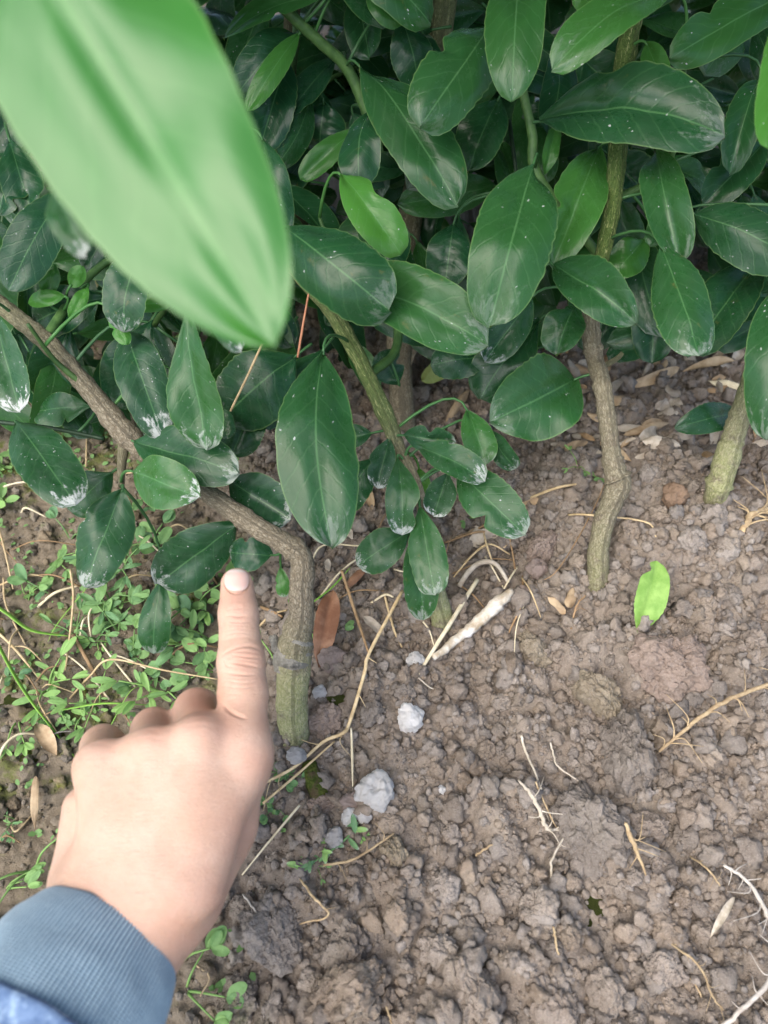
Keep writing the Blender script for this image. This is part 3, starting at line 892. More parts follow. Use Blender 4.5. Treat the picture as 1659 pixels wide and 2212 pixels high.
B_.wood([U(795, 815, .470), U(860, 720, .50), U(800, 420, .52), U(800, 260, .50)], [.003, .003, .003, .003], 'branch', 'twig', 8)
LB = [
 (698, 760, .43, 718, 1186, .40, 188, -6, .10, .45, dict(blunt=.45, conv=.25, skew=-.34, twist=.1, fold=.1, seed=21)),
 (612, 492, .425, 842, 672, .405, 182, 6, .05, .22, dict(conv=.35)),
 (722, 600, .45, 1056, 748, .42, 168, -6, .20, .25, dict(conv=.25, blunt=.65)),
 (738, 378, .45, 866, 550, .44, 112, 0, .60, .05, dict(chew=(.45, 1, .12, .4))),
 (795, 240, .47, 776, 395, .46, 100, 20, .03, .05, {}),
 (776, 142, .465, 990, 447, .45, 150, -8, .12, .1, dict(conv=.25, blunt=.75)),
 (1078, 212, .475, 1010, 372, .48, 118, 12, .05, .1, {}),
 (870, 940, .47, 985, 955, .455, 66, 15, .02, .4, dict(blunt=.8, chew=(.55, 1, .08, .5))),
 (896, 962, .465, 1048, 1040, .44, 84, -8, .10, .6, dict(blunt=.9)),
 (985, 1010, .47, 1136, 1156, .44, 112, 10, .12, .8, dict(blunt=.8, conv=.3)),
 (1008, 882, .475, 1050, 1004, .465, 80, -10, .28, .3, {}),
 (1060, 928, .48, 1116, 1012, .475, 52, 25, .05, .4, {}),
 (968, 1020, .475, 936, 1116, .465, 76, 0, .05, .95, {}),
 (858, 985, .465, 868, 1156, .455, 80, -8, .14, .85, dict(chew=(.75, 1, .1, .4))),
 (906, 1090, .46, 940, 1286, .445, 92, 5, .16, .6, dict(blunt=.95)),
 (893, 1150, .47, 914, 1340, .465, 84, -5, .12, .45, dict(blunt=.7)),
 (892, 1145, .475, 772, 1222, .475, 96, 0, .08, .45, dict(blunt=.7)),
 (842, 945, .475, 815, 1055, .468, 66, 10, .02, .8, {}),
 (805, 935, .485, 728, 952, .49, 62, 0, .05, .2, {}),
 (812, 985, .49, 735, 1092, .495, 98, 0, .02, .2, {}),
 (860, 830, .50, 820, 760, .50, 80, 0, .0, .3, dict(chew=(.5, -1, .1, .5))),
 (700, -12, .45, 482, 84, .46, 66, 25, .22, .05, {}),
 (640, 72, .475, 512, 205, .47, 108, 0, .02, .05, {}),
 (648, 70, .465, 535, 240, .46, 58, 0, .42, .0, {}),
 (770, -30, .49, 800, 130, .49, 90, 10, .05, .05, {}),
 (790, -50, .44, 868, 52, .44, 86, 0, .25, .0, {}),
 (780, 275, .50, 648, 388, .50, 62, 10, .35, .0, {}),
 (700, 220, .51, 690, 330, .52, 120, 10, .0, .0, {}),
 (905, 1010, .50, 915, 1075, .50, 46, 0, .75, .0, {}),
 (620, 130, .49, 560, 330, .49, 110, 0, .0, .0, {}),
 (860, 470, .50, 830, 620, .50, 100, 10, .0, .05, {}),
 (860, 30, .48, 905, 190, .49, 100, -10, .02, .0, {}),
]
for a in LB:
    kw = dict(a[10]); kw.pop('dust', None)
    B_.pleaf(*a[:9], a[9]*random.uniform(.45, 1.05), **kw)

# ---- sapling C: upright stem on the right
fc = foot(1295, 1262)
dc = (fc - CAMP).dot(MC @ Vector((0, 0, -1)))
C_ = Plant(fc, 'upright citrus sapling with a kinked grey stem and broad glossy leaves above', 'citrus saplings')
ptsC = [U(1286, 1290, dc+.006), U(1291, 1225, dc-.005), U(1296, 1170, dc-.010), U(1310, 1108, dc-.014), U(1336, 1052, dc-.018), U(1330, 1022, dc-.019), U(1319, 970, dc-.02), U(1310, 905, dc-.022), U(1302, 840, dc-.024), U(1284, 772, .495), U(1275, 700, .488), U(1284, 620, .478), U(1302, 550, .468), U(1322, 450, .460), U(1334, 320, .455), U(1348, 150, .452), U(1370, 0, .45), U(1400, -150, .445)]
rp = [25, 23, 22, 22, 26, 24, 19, 18, 18, 19, 19, 18, 16, 16, 19, 20, 20, 18]
C_.wood(ptsC, [PX(r, 0.495) for r in rp], 'trunk', segs=24, rough=0.06, green=[0]*10+[.1, .5, 1, 1, 1, 1, 1, 1], pale=[.6, .5, .35, .2, .1]+[.12]*5+[0]*8)
C_.wood([U(1306, 790, .497), U(1332, 775, .495), U(1345, 762, .494)], [.002, .0018, .0014], 'branch_stub', 'bark', 8, green=[.3, .5], attach=False)
C_.wood([U(1300, 560, .487), U(1165, 385, .47), U(1150, 290, .462), U(1130, 200, .455), U(1100, 60, .45), U(1080, -60, .445)], [.003, PX(11, .47), PX(10, .46), PX(10, .46), PX(9, .45)], 'branch', 'twig', 10)
C_.wood([U(1100, 260, .49), U(1112, 350, .49), U(1120, 420, .49)], [.0013, .0013, .0012], 'branch', 'dark_twig', 8)
C_.wood([U(1330, 430, .48), U(1420, 380, .47), U(1460, 300, .45), U(1480, 100, .44)], [.0028, .002, .002], 'branch', 'twig', 8)
LC = [
 (1150, 362, .425, 1056, 708, .40, 192, 0, .17, .12, dict(conv=.30, blunt=.7)),
 (1122, -60, .42, 1106, 224, .40, 142, 4, .22, .05, dict(conv=.3, blunt=.6)),
 (1062, 52, .44, 908, 273, .415, 158, -10, .14, .08, dict(conv=.3, blunt=.8)),
 (1166, 262, .455, 1565, 292, .40, 190, -14, .04, .2, dict(conv=.35, blunt=.7, skew=.18)),
 (1452, -10, .41, 1192, 152, .385, 116, 18, .34, .1, dict(conv=.2, fold=.2, blunt=.8)),
 (1720, -30, .44, 1446, 128, .43, 125, 0, .20, .05, {}),
 (1642, 168, .46, 1576, 376, .455, 84, 10, .06, .05, {}),
 (1652, 308, .48, 1520, 445, .475, 100, 0, .05, .05, {}),
 (1418, 322, .452, 1470, 572, .43, 100, 12, .16, .2, dict(fold=.5, conv=0)),
 (1436, 436, .45, 1403, 532, .445, 50, -10, .18, .1, {}),
 (1426, 528, .43, 1512, 766, .40, 132, 0, .12, .25, dict(blunt=.8, conv=.35)),
 (1410, 600, .52, 1408, 786, .52, 104, 0, .0, .05, {}),
 (1292, 322, .468, 1192, 582, .452, 130, 0, .38, .1, dict(blunt=.6, chew=(.62, -1, .05, .5))),
 (1196, 574, .445, 1377, 699, .42, 124, 0, .10, .12, dict(blunt=.45)),
 (1150, 640, .48, 1046, 782, .475, 96, -8, .05, .5, {}),
 (1246, 655, .48, 1200, 768, .475, 98, 10, .10, .15, dict(blunt=.9)),
 (1166, 690, .50, 1036, 862, .50, 135, 8, .02, .1, {}),
 (1245, 818, .49, 1055, 912, .475, 185, -12, .15, .15, dict(blunt=.3)),
 (1060, 770, .50, 930, 790, .50, 90, 0, .03, .1, {}),
 (1396, 92, .44, 1450, 202, .435, 56, 20, .40, .0, dict(blunt=.2)),
 (1396, 512, .49, 1322, 600, .485, 92, 0, .35, .0, {}),
 (1172, 385, .47, 1200, 275, .465, 38, 15, .40, .0, {}),
 (1395, -30, .43, 1275, 30, .425, 66, 10, .62, .0, {}),
 (1300, 40, .45, 1245, -20, .44, 60, 0, .5, .0, {}),
 (1240, 110, .48, 1330, 200, .49, 110, 0, .02, .0, {}),
 (1130, 600, .51, 1000, 640, .51, 120, 0, .0, .05, {}),
 (1310, 330, .50, 1400, 420, .50, 110, 0, .0, .0, {}),
 (980, 480, .49, 960, 620, .49, 110, 0, .0, .1, {}),
]
for a in LC: C_.pleaf(*a[:10], **a[10])

# ---- sapling D: at the right edge
fd = foot(1543, 1088)
dd = (fd - CAMP).dot(MC @ Vector((0, 0, -1)))
D_ = Plant(fd, 'far right citrus sapling with a short pale green stem foot in the soil', 'citrus saplings')
ptsD = [U(1540, 1105, dd+.006), U(1552, 1050, dd-.008), U(1572, 985, dd-.018), U(1592, 915, dd-.026), U(1630, 800, dd-.04), U(1680, 640, dd-.06), U(1730, 400, dd-.09), U(1760, 100, dd-.12)]
D_.wood(ptsD, [PX(r, .54) for r in [22, 24, 25, 20, 18, 17, 16, 14]], 'trunk', segs=20, rough=0.06, pale=[1, 1, 1, .5, .1, 0, 0, 0], green=[0, 0, 0, .1, .6, 1, 1, 1])
D_.wood([U(1595, 960, .53), U(1606, 930, .525), U(1610, 915, .52)], [.0018, .0015, .001], 'branch_stub', 'twig', 8, attach=False)
LD = [
 (1588, 890, .52, 1457, 924, .505, 74, -8, .03, .1, dict(blunt=.4)),
 (1700, 600, .43, 1655, 952, .41, 138, 5, .10, .2, dict(conv=.25)),
 (1500, 464, .45, 1745, 565, .42, 140, -5, .04, .3, dict(conv=.3, blunt=.6)),
 (1642, 555, .48, 1488, 772, .47, 130, 10, .02, .12, {}),
 (1720, -60, .33, 1668, 322, .31, 100, 0, .50, .0, dict(conv=.3)),
 (1640, 620, .54, 1560, 700, .54, 110, 0, .0, .05, {}),
 (1600, 420, .52, 1640, 560, .52, 100, 0, .02, .05, {}),
]
for a in LD: D_.pleaf(*a[:10], **a[10])

# ---- sapling E: stem in the shade behind the thin one
def bg_plant(x, y, label, seed, hgt=0.55, nbr=7, nlf=9, rad=0.006, zmin=0.10, lean=(0, 0), reach=0.12):
    rng = random.Random(seed)
    z0 = float(H(x, y))
    P = Plant(Vector((x, y, z0)), label, 'citrus saplings')
    tp = [Vector((x, y, z0-.01))] + [Vector((x + lean[0]*t + rng.uniform(-.015, .015), y + lean[1]*t + rng.uniform(-.015, .015), z0 + hgt*t)) for t in (.2, .45, .7, 1.0)]
    P.wood(tp, [rad, rad*.95, rad*.85, rad*.7, rad*.4], 'trunk', segs=12, rough=.05, n=6, green=[0, .1, .6, 1, 1], seed=seed)
    C = P.lines[0]
    for b in range(nbr):
        t = zmin/hgt + (1-zmin/hgt)*(b+rng.random()*.8)/nbr
        o = C[min(len(C)-1, int(t*(len(C)-1)))]
        a = rng.uniform(0, 6.283)
        ln = reach*rng.uniform(.6, 1.15)
        dirv = Vector((math.cos(a), math.sin(a), rng.uniform(.1, .7)))
        e = [Vector(o), Vector(o) + dirv*ln*.5 + Vector((0, 0, .01)), Vector(o) + dirv*ln]
        te = MC.transposed() @ (e[-1] - CAMP)
        if -te.z < .55 and te.y/-te.z < .72: continue
        P.wood(e, [.0022, .0018, .0011], 'branch', 'twig', 6, n=4, seed=seed+b, rough=0)
        bc = P.lines[-1]
        for k in range(nlf):
            q = Vector(bc[min(len(bc)-1, int((k+1)/nlf*(len(bc)-1)))])
            az = a + (1 if k % 2 else -1)*rng.uniform(.5, 1.5)
            dn = Vector((math.cos(az), math.sin(az), rng.uniform(-.9, .25))).normalized()
            tip = MC.transposed() @ (q + dn*.085 - CAMP); ro = MC.transposed() @ (q - CAMP)
            if min(-tip.z, -ro.z) < .54 and max(tip.y/-tip.z, ro.y/-ro.z) < .72: continue
            o2 = bpy.data.objects.new('leaf', rng.choice(bg_leaf))
            col.objects.link(o2); o2.parent = P.e
            xx = dn; up = Vector((rng.uniform(-.4, .4), rng.uniform(-.6, .2), 1)); nn = (up - xx*up.dot(xx)).normalized(); yy = nn.cross(xx)
            s = rng.uniform(.75, 1.15)
            o2.matrix_local = Matrix.Translation(q - P.e.location) @ Matrix((xx, yy, nn)).transposed().to_4x4() @ Matrix.Scale(s, 4)
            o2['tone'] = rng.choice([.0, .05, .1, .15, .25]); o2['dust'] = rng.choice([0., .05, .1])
    return P
bg_leaf = []
for k in range(8):
    P, F, UV = leaf_grid(random.uniform(.065, .095), random.uniform(.030, .042), 20, 6, random.uniform(.1, .35), random.choice([0, 0, .25]), random.uniform(.03, .14), random.uniform(-.4, .4), seed=900+k, blunt=random.uniform(.4, .8))
    P[:, 0] += .012
    tv, tf, tu = tube(np.array([[0, 0, 0], [.006, 0, .001], [.014, 0, .0005]]), [.0011, .0009, .0008], 5)
    V, F, UV = join([(P, F, UV), (tv, tf, np.tile([[0.01, 0.0]], (len(tv), 1)))])
    t = mk('leaf', V, F, M['leaf'], None, UV)
    bg_leaf.append(t.data); bpy.data.objects.remove(t)

fe = foot(872, 945)
bg_plant(fe.x, fe.y, 'shaded grey citrus stem standing behind the slender middle sapling', 31, hgt=.50, nbr=7, rad=.0095, zmin=.12, lean=(.06, .35))
bg_spots = [(-.55, 1.25, 'back row citrus sapling at the far upper left'), (-.12, 1.3, 'back row citrus sapling behind the upper middle'), (.15, 1.22, 'back row citrus sapling showing between the upper stems'), (.48, 1.32, 'back row citrus sapling at the far upper right'), (.85, 1.3, 'back row citrus sapling beyond the upper right corner'), (-.36, .88, 'far dark citrus sapling behind the upper left leaves'), (.62, 1.02, 'far dark citrus sapling at the upper right edge'), (-.75, .85, 'far dark citrus sapling beyond the upper left corner'), (.28, 1.05, 'far dark citrus sapling behind the upper right leaves'), (-.40, .60, 'dark citrus sapling behind the arching stem at the upper left'), (-.20, .70, 'dark citrus sapling behind the blurred foreground leaf'), (.17, .76, 'dark citrus sapling in the deep shade between the middle and right stems'),
            (.33, .72, 'dark citrus sapling behind the upright right stem'), (.50, .80, 'dark citrus sapling filling the upper right corner'), (-.62, .50, 'dark citrus sapling beyond the left edge of the shade'), (0.0, .92, 'farthest dark citrus sapling behind the middle of the hedge'), (.42, .60, 'dark citrus sapling just behind the far right stem'), (-.06, .58, 'dark citrus sapling right behind the foreground leaf tip')]
for i, (x, y, lab) in enumerate(bg_spots):
    bg_plant(x, y, lab, 50+i, lean=(0, .12), hgt=random.uniform(.8, 1.0), nbr=16, nlf=9, zmin=.09, reach=.14)

# ---- inner leaves of the four saplings, in the shade behind the front ones
rf = random.Random(404)
lim_x = [0, 300, 650, 900, 1150, 1400, 1659]; lim_y = [880, 930, 850, 770, 760, 710, 750]
n_in = 0
while n_in < 380:
    px, py = rf.uniform(-40, 1700), rf.uniform(-60, 930)
    if py > np.interp(px, lim_x, lim_y): continue
    _, gd = ray_ground(px, py)
    dep = rf.uniform(.50, min(.66, gd-.05))
    ln = rf.uniform(.05, .085)/dep*FPX*.85
    a = rf.gauss(math.pi/2, .9)
    tx, ty = px + ln*math.cos(a), py + ln*math.sin(a)
    if ty > np.interp(tx, lim_x, lim_y)+60: continue
    pl = A if px < 480 else B_ if px < 950 else C_ if px < 1450 else D_
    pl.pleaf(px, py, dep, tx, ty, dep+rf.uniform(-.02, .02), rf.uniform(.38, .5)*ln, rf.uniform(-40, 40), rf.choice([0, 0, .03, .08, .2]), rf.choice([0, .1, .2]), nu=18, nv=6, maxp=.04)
    n_in += 1

# ---- upper crowns of the four saplings: they arch towards the camera unseen above the picture, thickened to shade the hedge
ro_ = random.Random(909)
crown_spec = [(A, U(-110, 560, .47), -.42, -.10), (B_, U(395, -150, .44), -.22, .08), (C_, U(1400, -150, .445), .04, .34), (D_, U(1760, 100, dd-.12), .22, .52)]
for pl, root, x0, x1 in crown_spec:
    pl.wood([root, root + Vector((ro_.uniform(-.02, .02), .02, .12)), root + Vector((ro_.uniform(-.04, .04), .0, .27))], [.0045, .0038, .0025], 'branch', 'twig', 8, n=6, rough=0)
    lead = pl.lines[-1]
    for b in range(16):
        e = Vector((ro_.uniform(x0, x1), ro_.uniform(.24, .62), 0))
        e.z = max(CAM_H - .30*e.y*.98 + .085, ro_.uniform(.42, .78))
        root = Vector(lead[ro_.randrange(2, len(lead))])
        m = (root + e)/2 + Vector((ro_.uniform(-.03, .03), .05, .05))
        pl.wood([root, m, e], [.003, .0022, .0012], 'branch', 'twig', 6, n=4, rough=0, seed=b)
        bc = pl.lines[-1]
        for k in range(9):
            q = Vector(bc[len(bc)//2 + int(k/9*(len(bc)-1-len(bc)//2))])
            az = ro_.uniform(0, 6.28)
            dn = Vector((math.cos(az), math.sin(az), ro_.uniform(-.5, .3))).normalized()
            tip = MC.transposed() @ (q + dn*.09 - CAMP); rt = MC.transposed() @ (q - CAMP)
            if min(tip.y/max(1e-3, -tip.z), rt.y/max(1e-3, -rt.z)) < .70: continue
            o2 = bpy.data.objects.new('leaf', ro_.choice(bg_leaf))
            col.objects.link(o2); o2.parent = pl.e
            up = Vector((ro_.uniform(-.4, .4), ro_.uniform(-.6, .2), 1)); nn = (up - dn*up.dot(dn)).normalized()
            o2.matrix_local = Matrix.Translation(q - pl.e.location) @ Matrix((dn, nn.cross(dn), nn)).transposed().to_4x4() @ Matrix.Scale(ro_.uniform(.85, 1.2), 4)
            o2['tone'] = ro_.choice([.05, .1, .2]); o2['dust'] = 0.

# ---- near leaf that hangs in front of the lens
fb2 = Vector((-0.34, 0.02, 0))
Fp = Plant(Vector((fb2.x, fb2.y, float(H(fb2.x, fb2.y)))), 'blurred citrus branch close to the lens with one huge bright green leaf', 'citrus saplings', 'citrus_branch', 'branch')
Fp.wood([Fp.e.location, Vector((-.32, .05, .2)), Vector((-.22, .10, .42)), U(-30, -400, .17)], [.006, .005, .004, .002], 'branch', 'bark', 12, green=[.5, 1])
Fp.pleaf(-100, -390, .172, 590, 742, .156, 485, 6, .8, -.4, mat='leaf_young', nu=44, nv=14, conv=.22, droop=.05, blunt=.36, twist=.2, wave=.012, seed=6, cren=.008, maxp=.03)

# ================================================================== HAND
HS = 0.93
def cp(px, py, d):
    return np.array([(px-IW/2)/FPX*d, -(py-IH/2)/FPX*d, -d])
class Prim:
    def __init__(s, a, b, k, grp):
        da_, db_ = a[2]*HS, b[2]*HS
        s.a, s.b = cp(a[0], a[1], da_), cp(b[0], b[1], db_)
        s.ra, s.rb = a[3]/FPX*da_, b[3]/FPX*db_
        s.k, s.g = k, grp
    def d(s, P):
        ab = s.b - s.a
        t = np.clip(((P - s.a.astype(P.dtype)) @ ab.astype(P.dtype))/P.dtype.type(ab.dot(ab)), 0, 1)
        q = P - (s.a.astype(P.dtype) + t[..., None]*ab.astype(P.dtype))
        return np.sqrt((q*q).sum(-1)) - (s.ra + (s.rb-s.ra)*t).astype(P.dtype)
iM, mM, rM, pM = (526, 1622, .345, 51), (430, 1603, .338, 50), (322, 1628, .338, 49), (216, 1657, .341, 52)
palm = [Prim(iM, (418, 1900, .322, 66), .018, 0), Prim(mM, (368, 1920, .319, 62), .018, 0), Prim(rM, (308, 1930, .319, 60), .018, 0), Prim(pM, (238, 1930, .322, 62), .018, 0),
        Prim((182, 1745, .350, 46), (182, 1880, .340, 66), .008, 0), Prim((300, 1720, .365, 75), (320, 1880, .345, 85), .012, 0), Prim((430, 1720, .367, 72), (400, 1860, .345, 80), .012, 0),
        Prim((218, 1945, .330, 98), (30, 2210, .288, 92), .012, 0), Prim((335, 2005, .326, 92), (130, 2320, .285, 92), .012, 0),
        Prim((524, 1665, .352, 56), (486, 1785, .358, 55), .012, 0), Prim((486, 1785, .358, 55), (405, 1935, .338, 72), .012, 0)]
fingers = [
    [Prim(iM, (525, 1500, .359, 52), .004, 1), Prim((525, 1500, .359, 52), (521, 1430, .366, 49.5), .003, 1), Prim((521, 1430, .366, 49.5), (515, 1325, .378, 41), .003, 1), Prim((515, 1325, .378, 41), (512, 1262, .385, 35), .003, 1)],
    [Prim(mM, (425, 1537, .383, 48), .003, 2), Prim((425, 1537, .383, 48), (418, 1640, .410, 42), .003, 2), Prim((418, 1640, .410, 42), (405, 1715, .395, 38), .003, 2)],
    [Prim(rM, (332, 1577, .381, 46), .003, 3), Prim((332, 1577, .381, 46), (330, 1680, .405, 40), .003, 3), Prim((330, 1680, .405, 40), (330, 1750, .390, 36), .003, 3)],
    [Prim(pM, (222, 1613, .376, 45), .003, 4), Prim((222, 1613, .376, 45), (236, 1705, .394, 38), .003, 4), Prim((236, 1705, .394, 38), (248, 1762, .382, 33), .003, 4)],
    [Prim((440, 1880, .350, 55), (468, 1785, .378, 46), .004, 5), Prim((468, 1785, .378, 46), (475, 1690, .412, 44), .003, 5), Prim((475, 1690, .412, 44), (430, 1630, .432, 40), .003, 5)],
]
def smin(a, b, k):
    h = np.maximum(k - np.abs(a-b), 0)/k
    return np.minimum(a, b) - h*h*k*0.25
def bumpf(P, px, py, d, amp, rad):
    c = cp(px, py, d*HS)
    q = ((P - c.astype(P.dtype))**2).sum(-1)
    return amp*np.exp(-q/(rad*rad))
def sdf(P):
    d = palm[0].d(P)
    for p in palm[1:]: d = smin(d, p.d(P), p.k)
    # knuckles, tendons and hollows on the back of the hand
    d = d - bumpf(P, 440, 1575, .327, .0022, .011) - bumpf(P, 325, 1600, .327, .0016, .010) - bumpf(P, 218, 1628, .33, .0012, .010)
    d = d + bumpf(P, 378, 1605, .325, .0010, .010) + bumpf(P, 268, 1635, .325, .0010, .010) + bumpf(P, 482, 1600, .332, .0010, .009)
    d = d + bumpf(P, 500, 1660, .338, .0008, .011) + bumpf(P, 352, 1800, .309, .0011, .009) + bumpf(P, 200, 1900, .31, .0013, .012) - bumpf(P, 548, 1650, .337, .0011, .006) - bumpf(P, 535, 1685, .338, .0010, .006) - bumpf(P, 512, 1715, .337, .0009, .006) + bumpf(P, 505, 1672, .336, .0007, .006) + bumpf(P, 365, 1830, .308, .0007, .006) - bumpf(P, 410, 1700, .318, .0006, .012) - bumpf(P, 395, 1760, .314, .0006, .012)
    d = d - bumpf(P, 160, 1905, .318, .0022, .013)
    for fi, ch in enumerate(fingers):
        f = ch[0].d(P)
        for p in ch[1:]: f = smin(f, p.d(P), p.k)
        d = smin(d, f, .0085 if fi == 0 else .0045)
    return d

step = 0.00095
lo = np.array([-0.172, -0.222, -0.425]); hi = np.array([-0.030, -0.015, -0.225])
gx = [np.arange(lo[i], hi[i], step) for i in range(3)]
Vv = np.empty([len(g) for g in gx], np.float32)
for i0 in range(0, len(gx[0]), 20):
    Pg = np.stack(np.meshgrid(gx[0][i0:i0+20], gx[1], gx[2], indexing='ij'), -1).astype(np.float32)
    Vv[i0:i0+20] = sdf(Pg)
# the forearm ends inside the sleeve
def surface_nets(V, org, st):
    S = V < 0
    c = S[:-1, :-1, :-1].astype(np.int8)
    tot = np.zeros(c.shape, np.int8)
    for dx in (0, 1):
        for dy in (0, 1):
            for dz in (0, 1):
                tot += S[dx:S.shape[0]-1+dx, dy:S.shape[1]-1+dy, dz:S.shape[2]-1+dz]
    act = (tot > 0) & (tot < 8)
    I = np.argwhere(act)
    vid = np.full(act.shape, -1, np.int64); vid[act] = np.arange(len(I))
    acc = np.zeros((len(I), 3)); cnt = np.zeros(len(I))
    corners = [(a, b, e) for a in (0, 1) for b in (0, 1) for e in (0, 1)]
    for p in corners:
        for ax in range(3):
            if p[ax]: continue
            q = list(p); q[ax] = 1
            v0 = V[I[:, 0]+p[0], I[:, 1]+p[1], I[:, 2]+p[2]].astype(float); v1 = V[I[:, 0]+q[0], I[:, 1]+q[1], I[:, 2]+q[2]].astype(float)
            m = (v0 < 0) != (v1 < 0)
            t = np.where(m, v0/np.where(m, v0-v1, 1), 0)
            pos = np.tile(np.array(p, float), (len(I), 1)); pos[:, ax] += t
            acc[m] += pos[m]; cnt[m] += 1
    P = (I + acc/cnt[:, None])*st + org
    F = []
    for ax in range(3):
        b, e = (ax+1) % 3, (ax+2) % 3
        sl0 = [slice(None)]*3; sl1 = [slice(None)]*3
        sl0[ax] = slice(0, -1); sl1[ax] = slice(1, None)
        s0, s1 = S[tuple(sl0)], S[tuple(sl1)]
        E = np.argwhere(s0 != s1)
        ok = (E[:, b] > 0) & (E[:, e] > 0) & (E[:, b] < S.shape[b]-1) & (E[:, e] < S.shape[e]-1)
        E = E[ok]
        ins = s0[E[:, 0], E[:, 1], E[:, 2]]
        def cell(db, de):
            q = E.copy(); q[:, b] += db; q[:, e] += de
            return vid[q[:, 0], q[:, 1], q[:, 2]]
        Q = np.stack([cell(-1, -1), cell(0, -1), cell(0, 0), cell(-1, 0)], 1)
        Q = np.where(ins[:, None], Q, Q[:, ::-1])
        F.append(Q)
    F = np.concatenate(F)
    return P, F[(F >= 0).all(1)]
hv, hf = surface_nets(Vv, lo, step)
def grad(P, e=0.0006):
    g = np.stack([sdf(P + np.eye(3)[i]*e) - sdf(P - np.eye(3)[i]*e) for i in range(3)], -1)
    return g/(np.linalg.norm(g, axis=-1, keepdims=True) + 1e-9)
hn = grad(hv)
hv = hv - hn*sdf(hv)[:, None]*0.8
# relax once so the grid does not show
nbs = np.zeros_like(hv); nbc = np.zeros(len(hv))
for a_, b_ in ((0, 1), (1, 2), (2, 3), (3, 0)):
    np.add.at(nbs, hf[:, a_], hv[hf[:, b_]]); np.add.at(nbc, hf[:, a_], 1)
    np.add.at(nbs, hf[:, b_], hv[hf[:, a_]]); np.add.at(nbc, hf[:, b_], 1)
hv = hv*0.5 + 0.5*nbs/np.maximum(nbc, 1)[:, None]
def refine(V, F, sel):
    Fs, Fk = F[sel], F[~sel]
    E = np.stack([Fs, np.roll(Fs, -1, 1)], -1).reshape(-1, 2); E.sort(1)
    ue, inv = np.unique(E, axis=0, return_inverse=True)
    inv = inv.reshape(-1, 4)
    n0 = len(V); n1 = n0 + len(ue)
    V2 = np.concatenate([V, V[ue].mean(1), V[Fs].mean(1)])
    m = inv + n0; c_ = (n1 + np.arange(len(Fs)))
    Q = [np.stack([Fs[:, k], m[:, k], c_, m[:, (k+3) % 4]], 1) for k in range(4)]
    return V2, np.concatenate([Fk] + Q)
for ymax_ in (1640, 1500):
    px_, py_ = hv[:, 0]/-hv[:, 2]*FPX + IW/2, -hv[:, 1]/-hv[:, 2]*FPX + IH/2
    g_ = grad(hv); fc = (g_*(-hv)).sum(1) > 0
    vs_ = fc & (py_ < ymax_) & (px_ > (440 if ymax_ < 1600 else 160)) 
    hv, hf = refine(hv, hf, vs_[hf].all(1))
hn = grad(hv)
sx, sy = hv[:, 0]/-hv[:, 2]*FPX + IW/2, -hv[:, 1]/-hv[:, 2]*FPX + IH/2
facing = np.clip((hn*(-hv/np.linalg.norm(hv, axis=1)[:, None])).sum(1)*1.6, 0, 1)
def crease(pts, amp, wid, blur=8):
    """furrow along a line drawn on the skin"""
    pts = np.array(catmull([(x, y, 0) for x, y in pts], 8))[:, :2]
    best = np.full(len(hv), 1e9); tt = np.zeros(len(hv))
    near = np.where((sx > pts[:, 0].min()-40) & (sx < pts[:, 0].max()+40) & (sy > pts[:, 1].min()-40) & (sy < pts[:, 1].max()+40))[0]
    for i in range(len(pts)-1):
        a_, b_ = pts[i], pts[i+1]
        ab = b_-a_
        qx, qy = sx[near]-a_[0], sy[near]-a_[1]
        t = np.clip((qx*ab[0]+qy*ab[1])/(ab@ab), 0, 1)
        dd_ = np.hypot(qx-t*ab[0], qy-t*ab[1])
        up = dd_ < best[near]
        best[near] = np.where(up, dd_, best[near]); tt[near] = np.where(up, (i+t)/(len(pts)-1), tt[near])
    fade = np.sin(np.pi*np.clip(tt, 0.04, 0.96))**0.6
    return amp*fade*np.exp(-(best/wid)**2)
fur = np.zeros(len(hv))
for pts, amp, wid in [
    ([(500, 1431), (529, 1435), (560, 1441)], .0008, 3.6), ([(504, 1416), (534, 1419), (559, 1421)], .0006, 3.2),
    ([(482, 1414), (505, 1400), (538, 1395), (562, 1403)], .0007, 3.5), ([(485, 1424), (490, 1438), (508, 1441)], .0004, 3.2),
    ([(490, 1453), (525, 1457), (552, 1457)], .0006, 3.3), ([(486, 1470), (524, 1475), (556, 1472)], .00025, 3.2), ([(480, 1385), (520, 1376), (560, 1384)], .0002, 3.4),
    ([(492, 1329), (514, 1331), (534, 1329)], .0006, 3.2), ([(498, 1343), (516, 1344), (536, 1342)], .0003, 3.0), ([(494, 1316), (514, 1314), (534, 1316)], .00022, 3.0),
    ([(484, 1363), (515, 1357), (550, 1364)], .00012, 2.2), ([(482, 1372), (518, 1366), (554, 1373)], .00014, 2.2), ([(486, 1350), (512, 1350), (545, 1352)], .00012, 2.2),
    ([(484, 1463), (520, 1466), (560, 1464)], .00018, 2.2), ([(482, 1482), (520, 1486), (562, 1482)], .0002, 2.4), ([(482, 1497), (522, 1501), (562, 1496)], .00016, 2.4), ([(500, 1408), (532, 1407), (558, 1412)], .0003, 2.4), ([(505, 1424), (530, 1427), (556, 1430)], .0003, 2.2),
    ([(410, 1556), (440, 1550), (470, 1558)], .00018, 4), ([(405, 1572), (440, 1566), (472, 1574)], .00018, 4), ([(408, 1540), (438, 1536), (462, 1543)], .00018, 4), ([(300, 1584), (326, 1578), (350, 1585)], .00018, 4), ([(300, 1598), (326, 1594), (352, 1600)], .00018, 4), ([(190, 1612), (215, 1606), (240, 1614)], .00018, 4),
    ([(478, 1518), (500, 1538), (530, 1552)], .0011, 4), ([(160, 1985), (250, 1960), (330, 1990)], .0004, 7)]:
    fur += crease(pts, amp, wid)
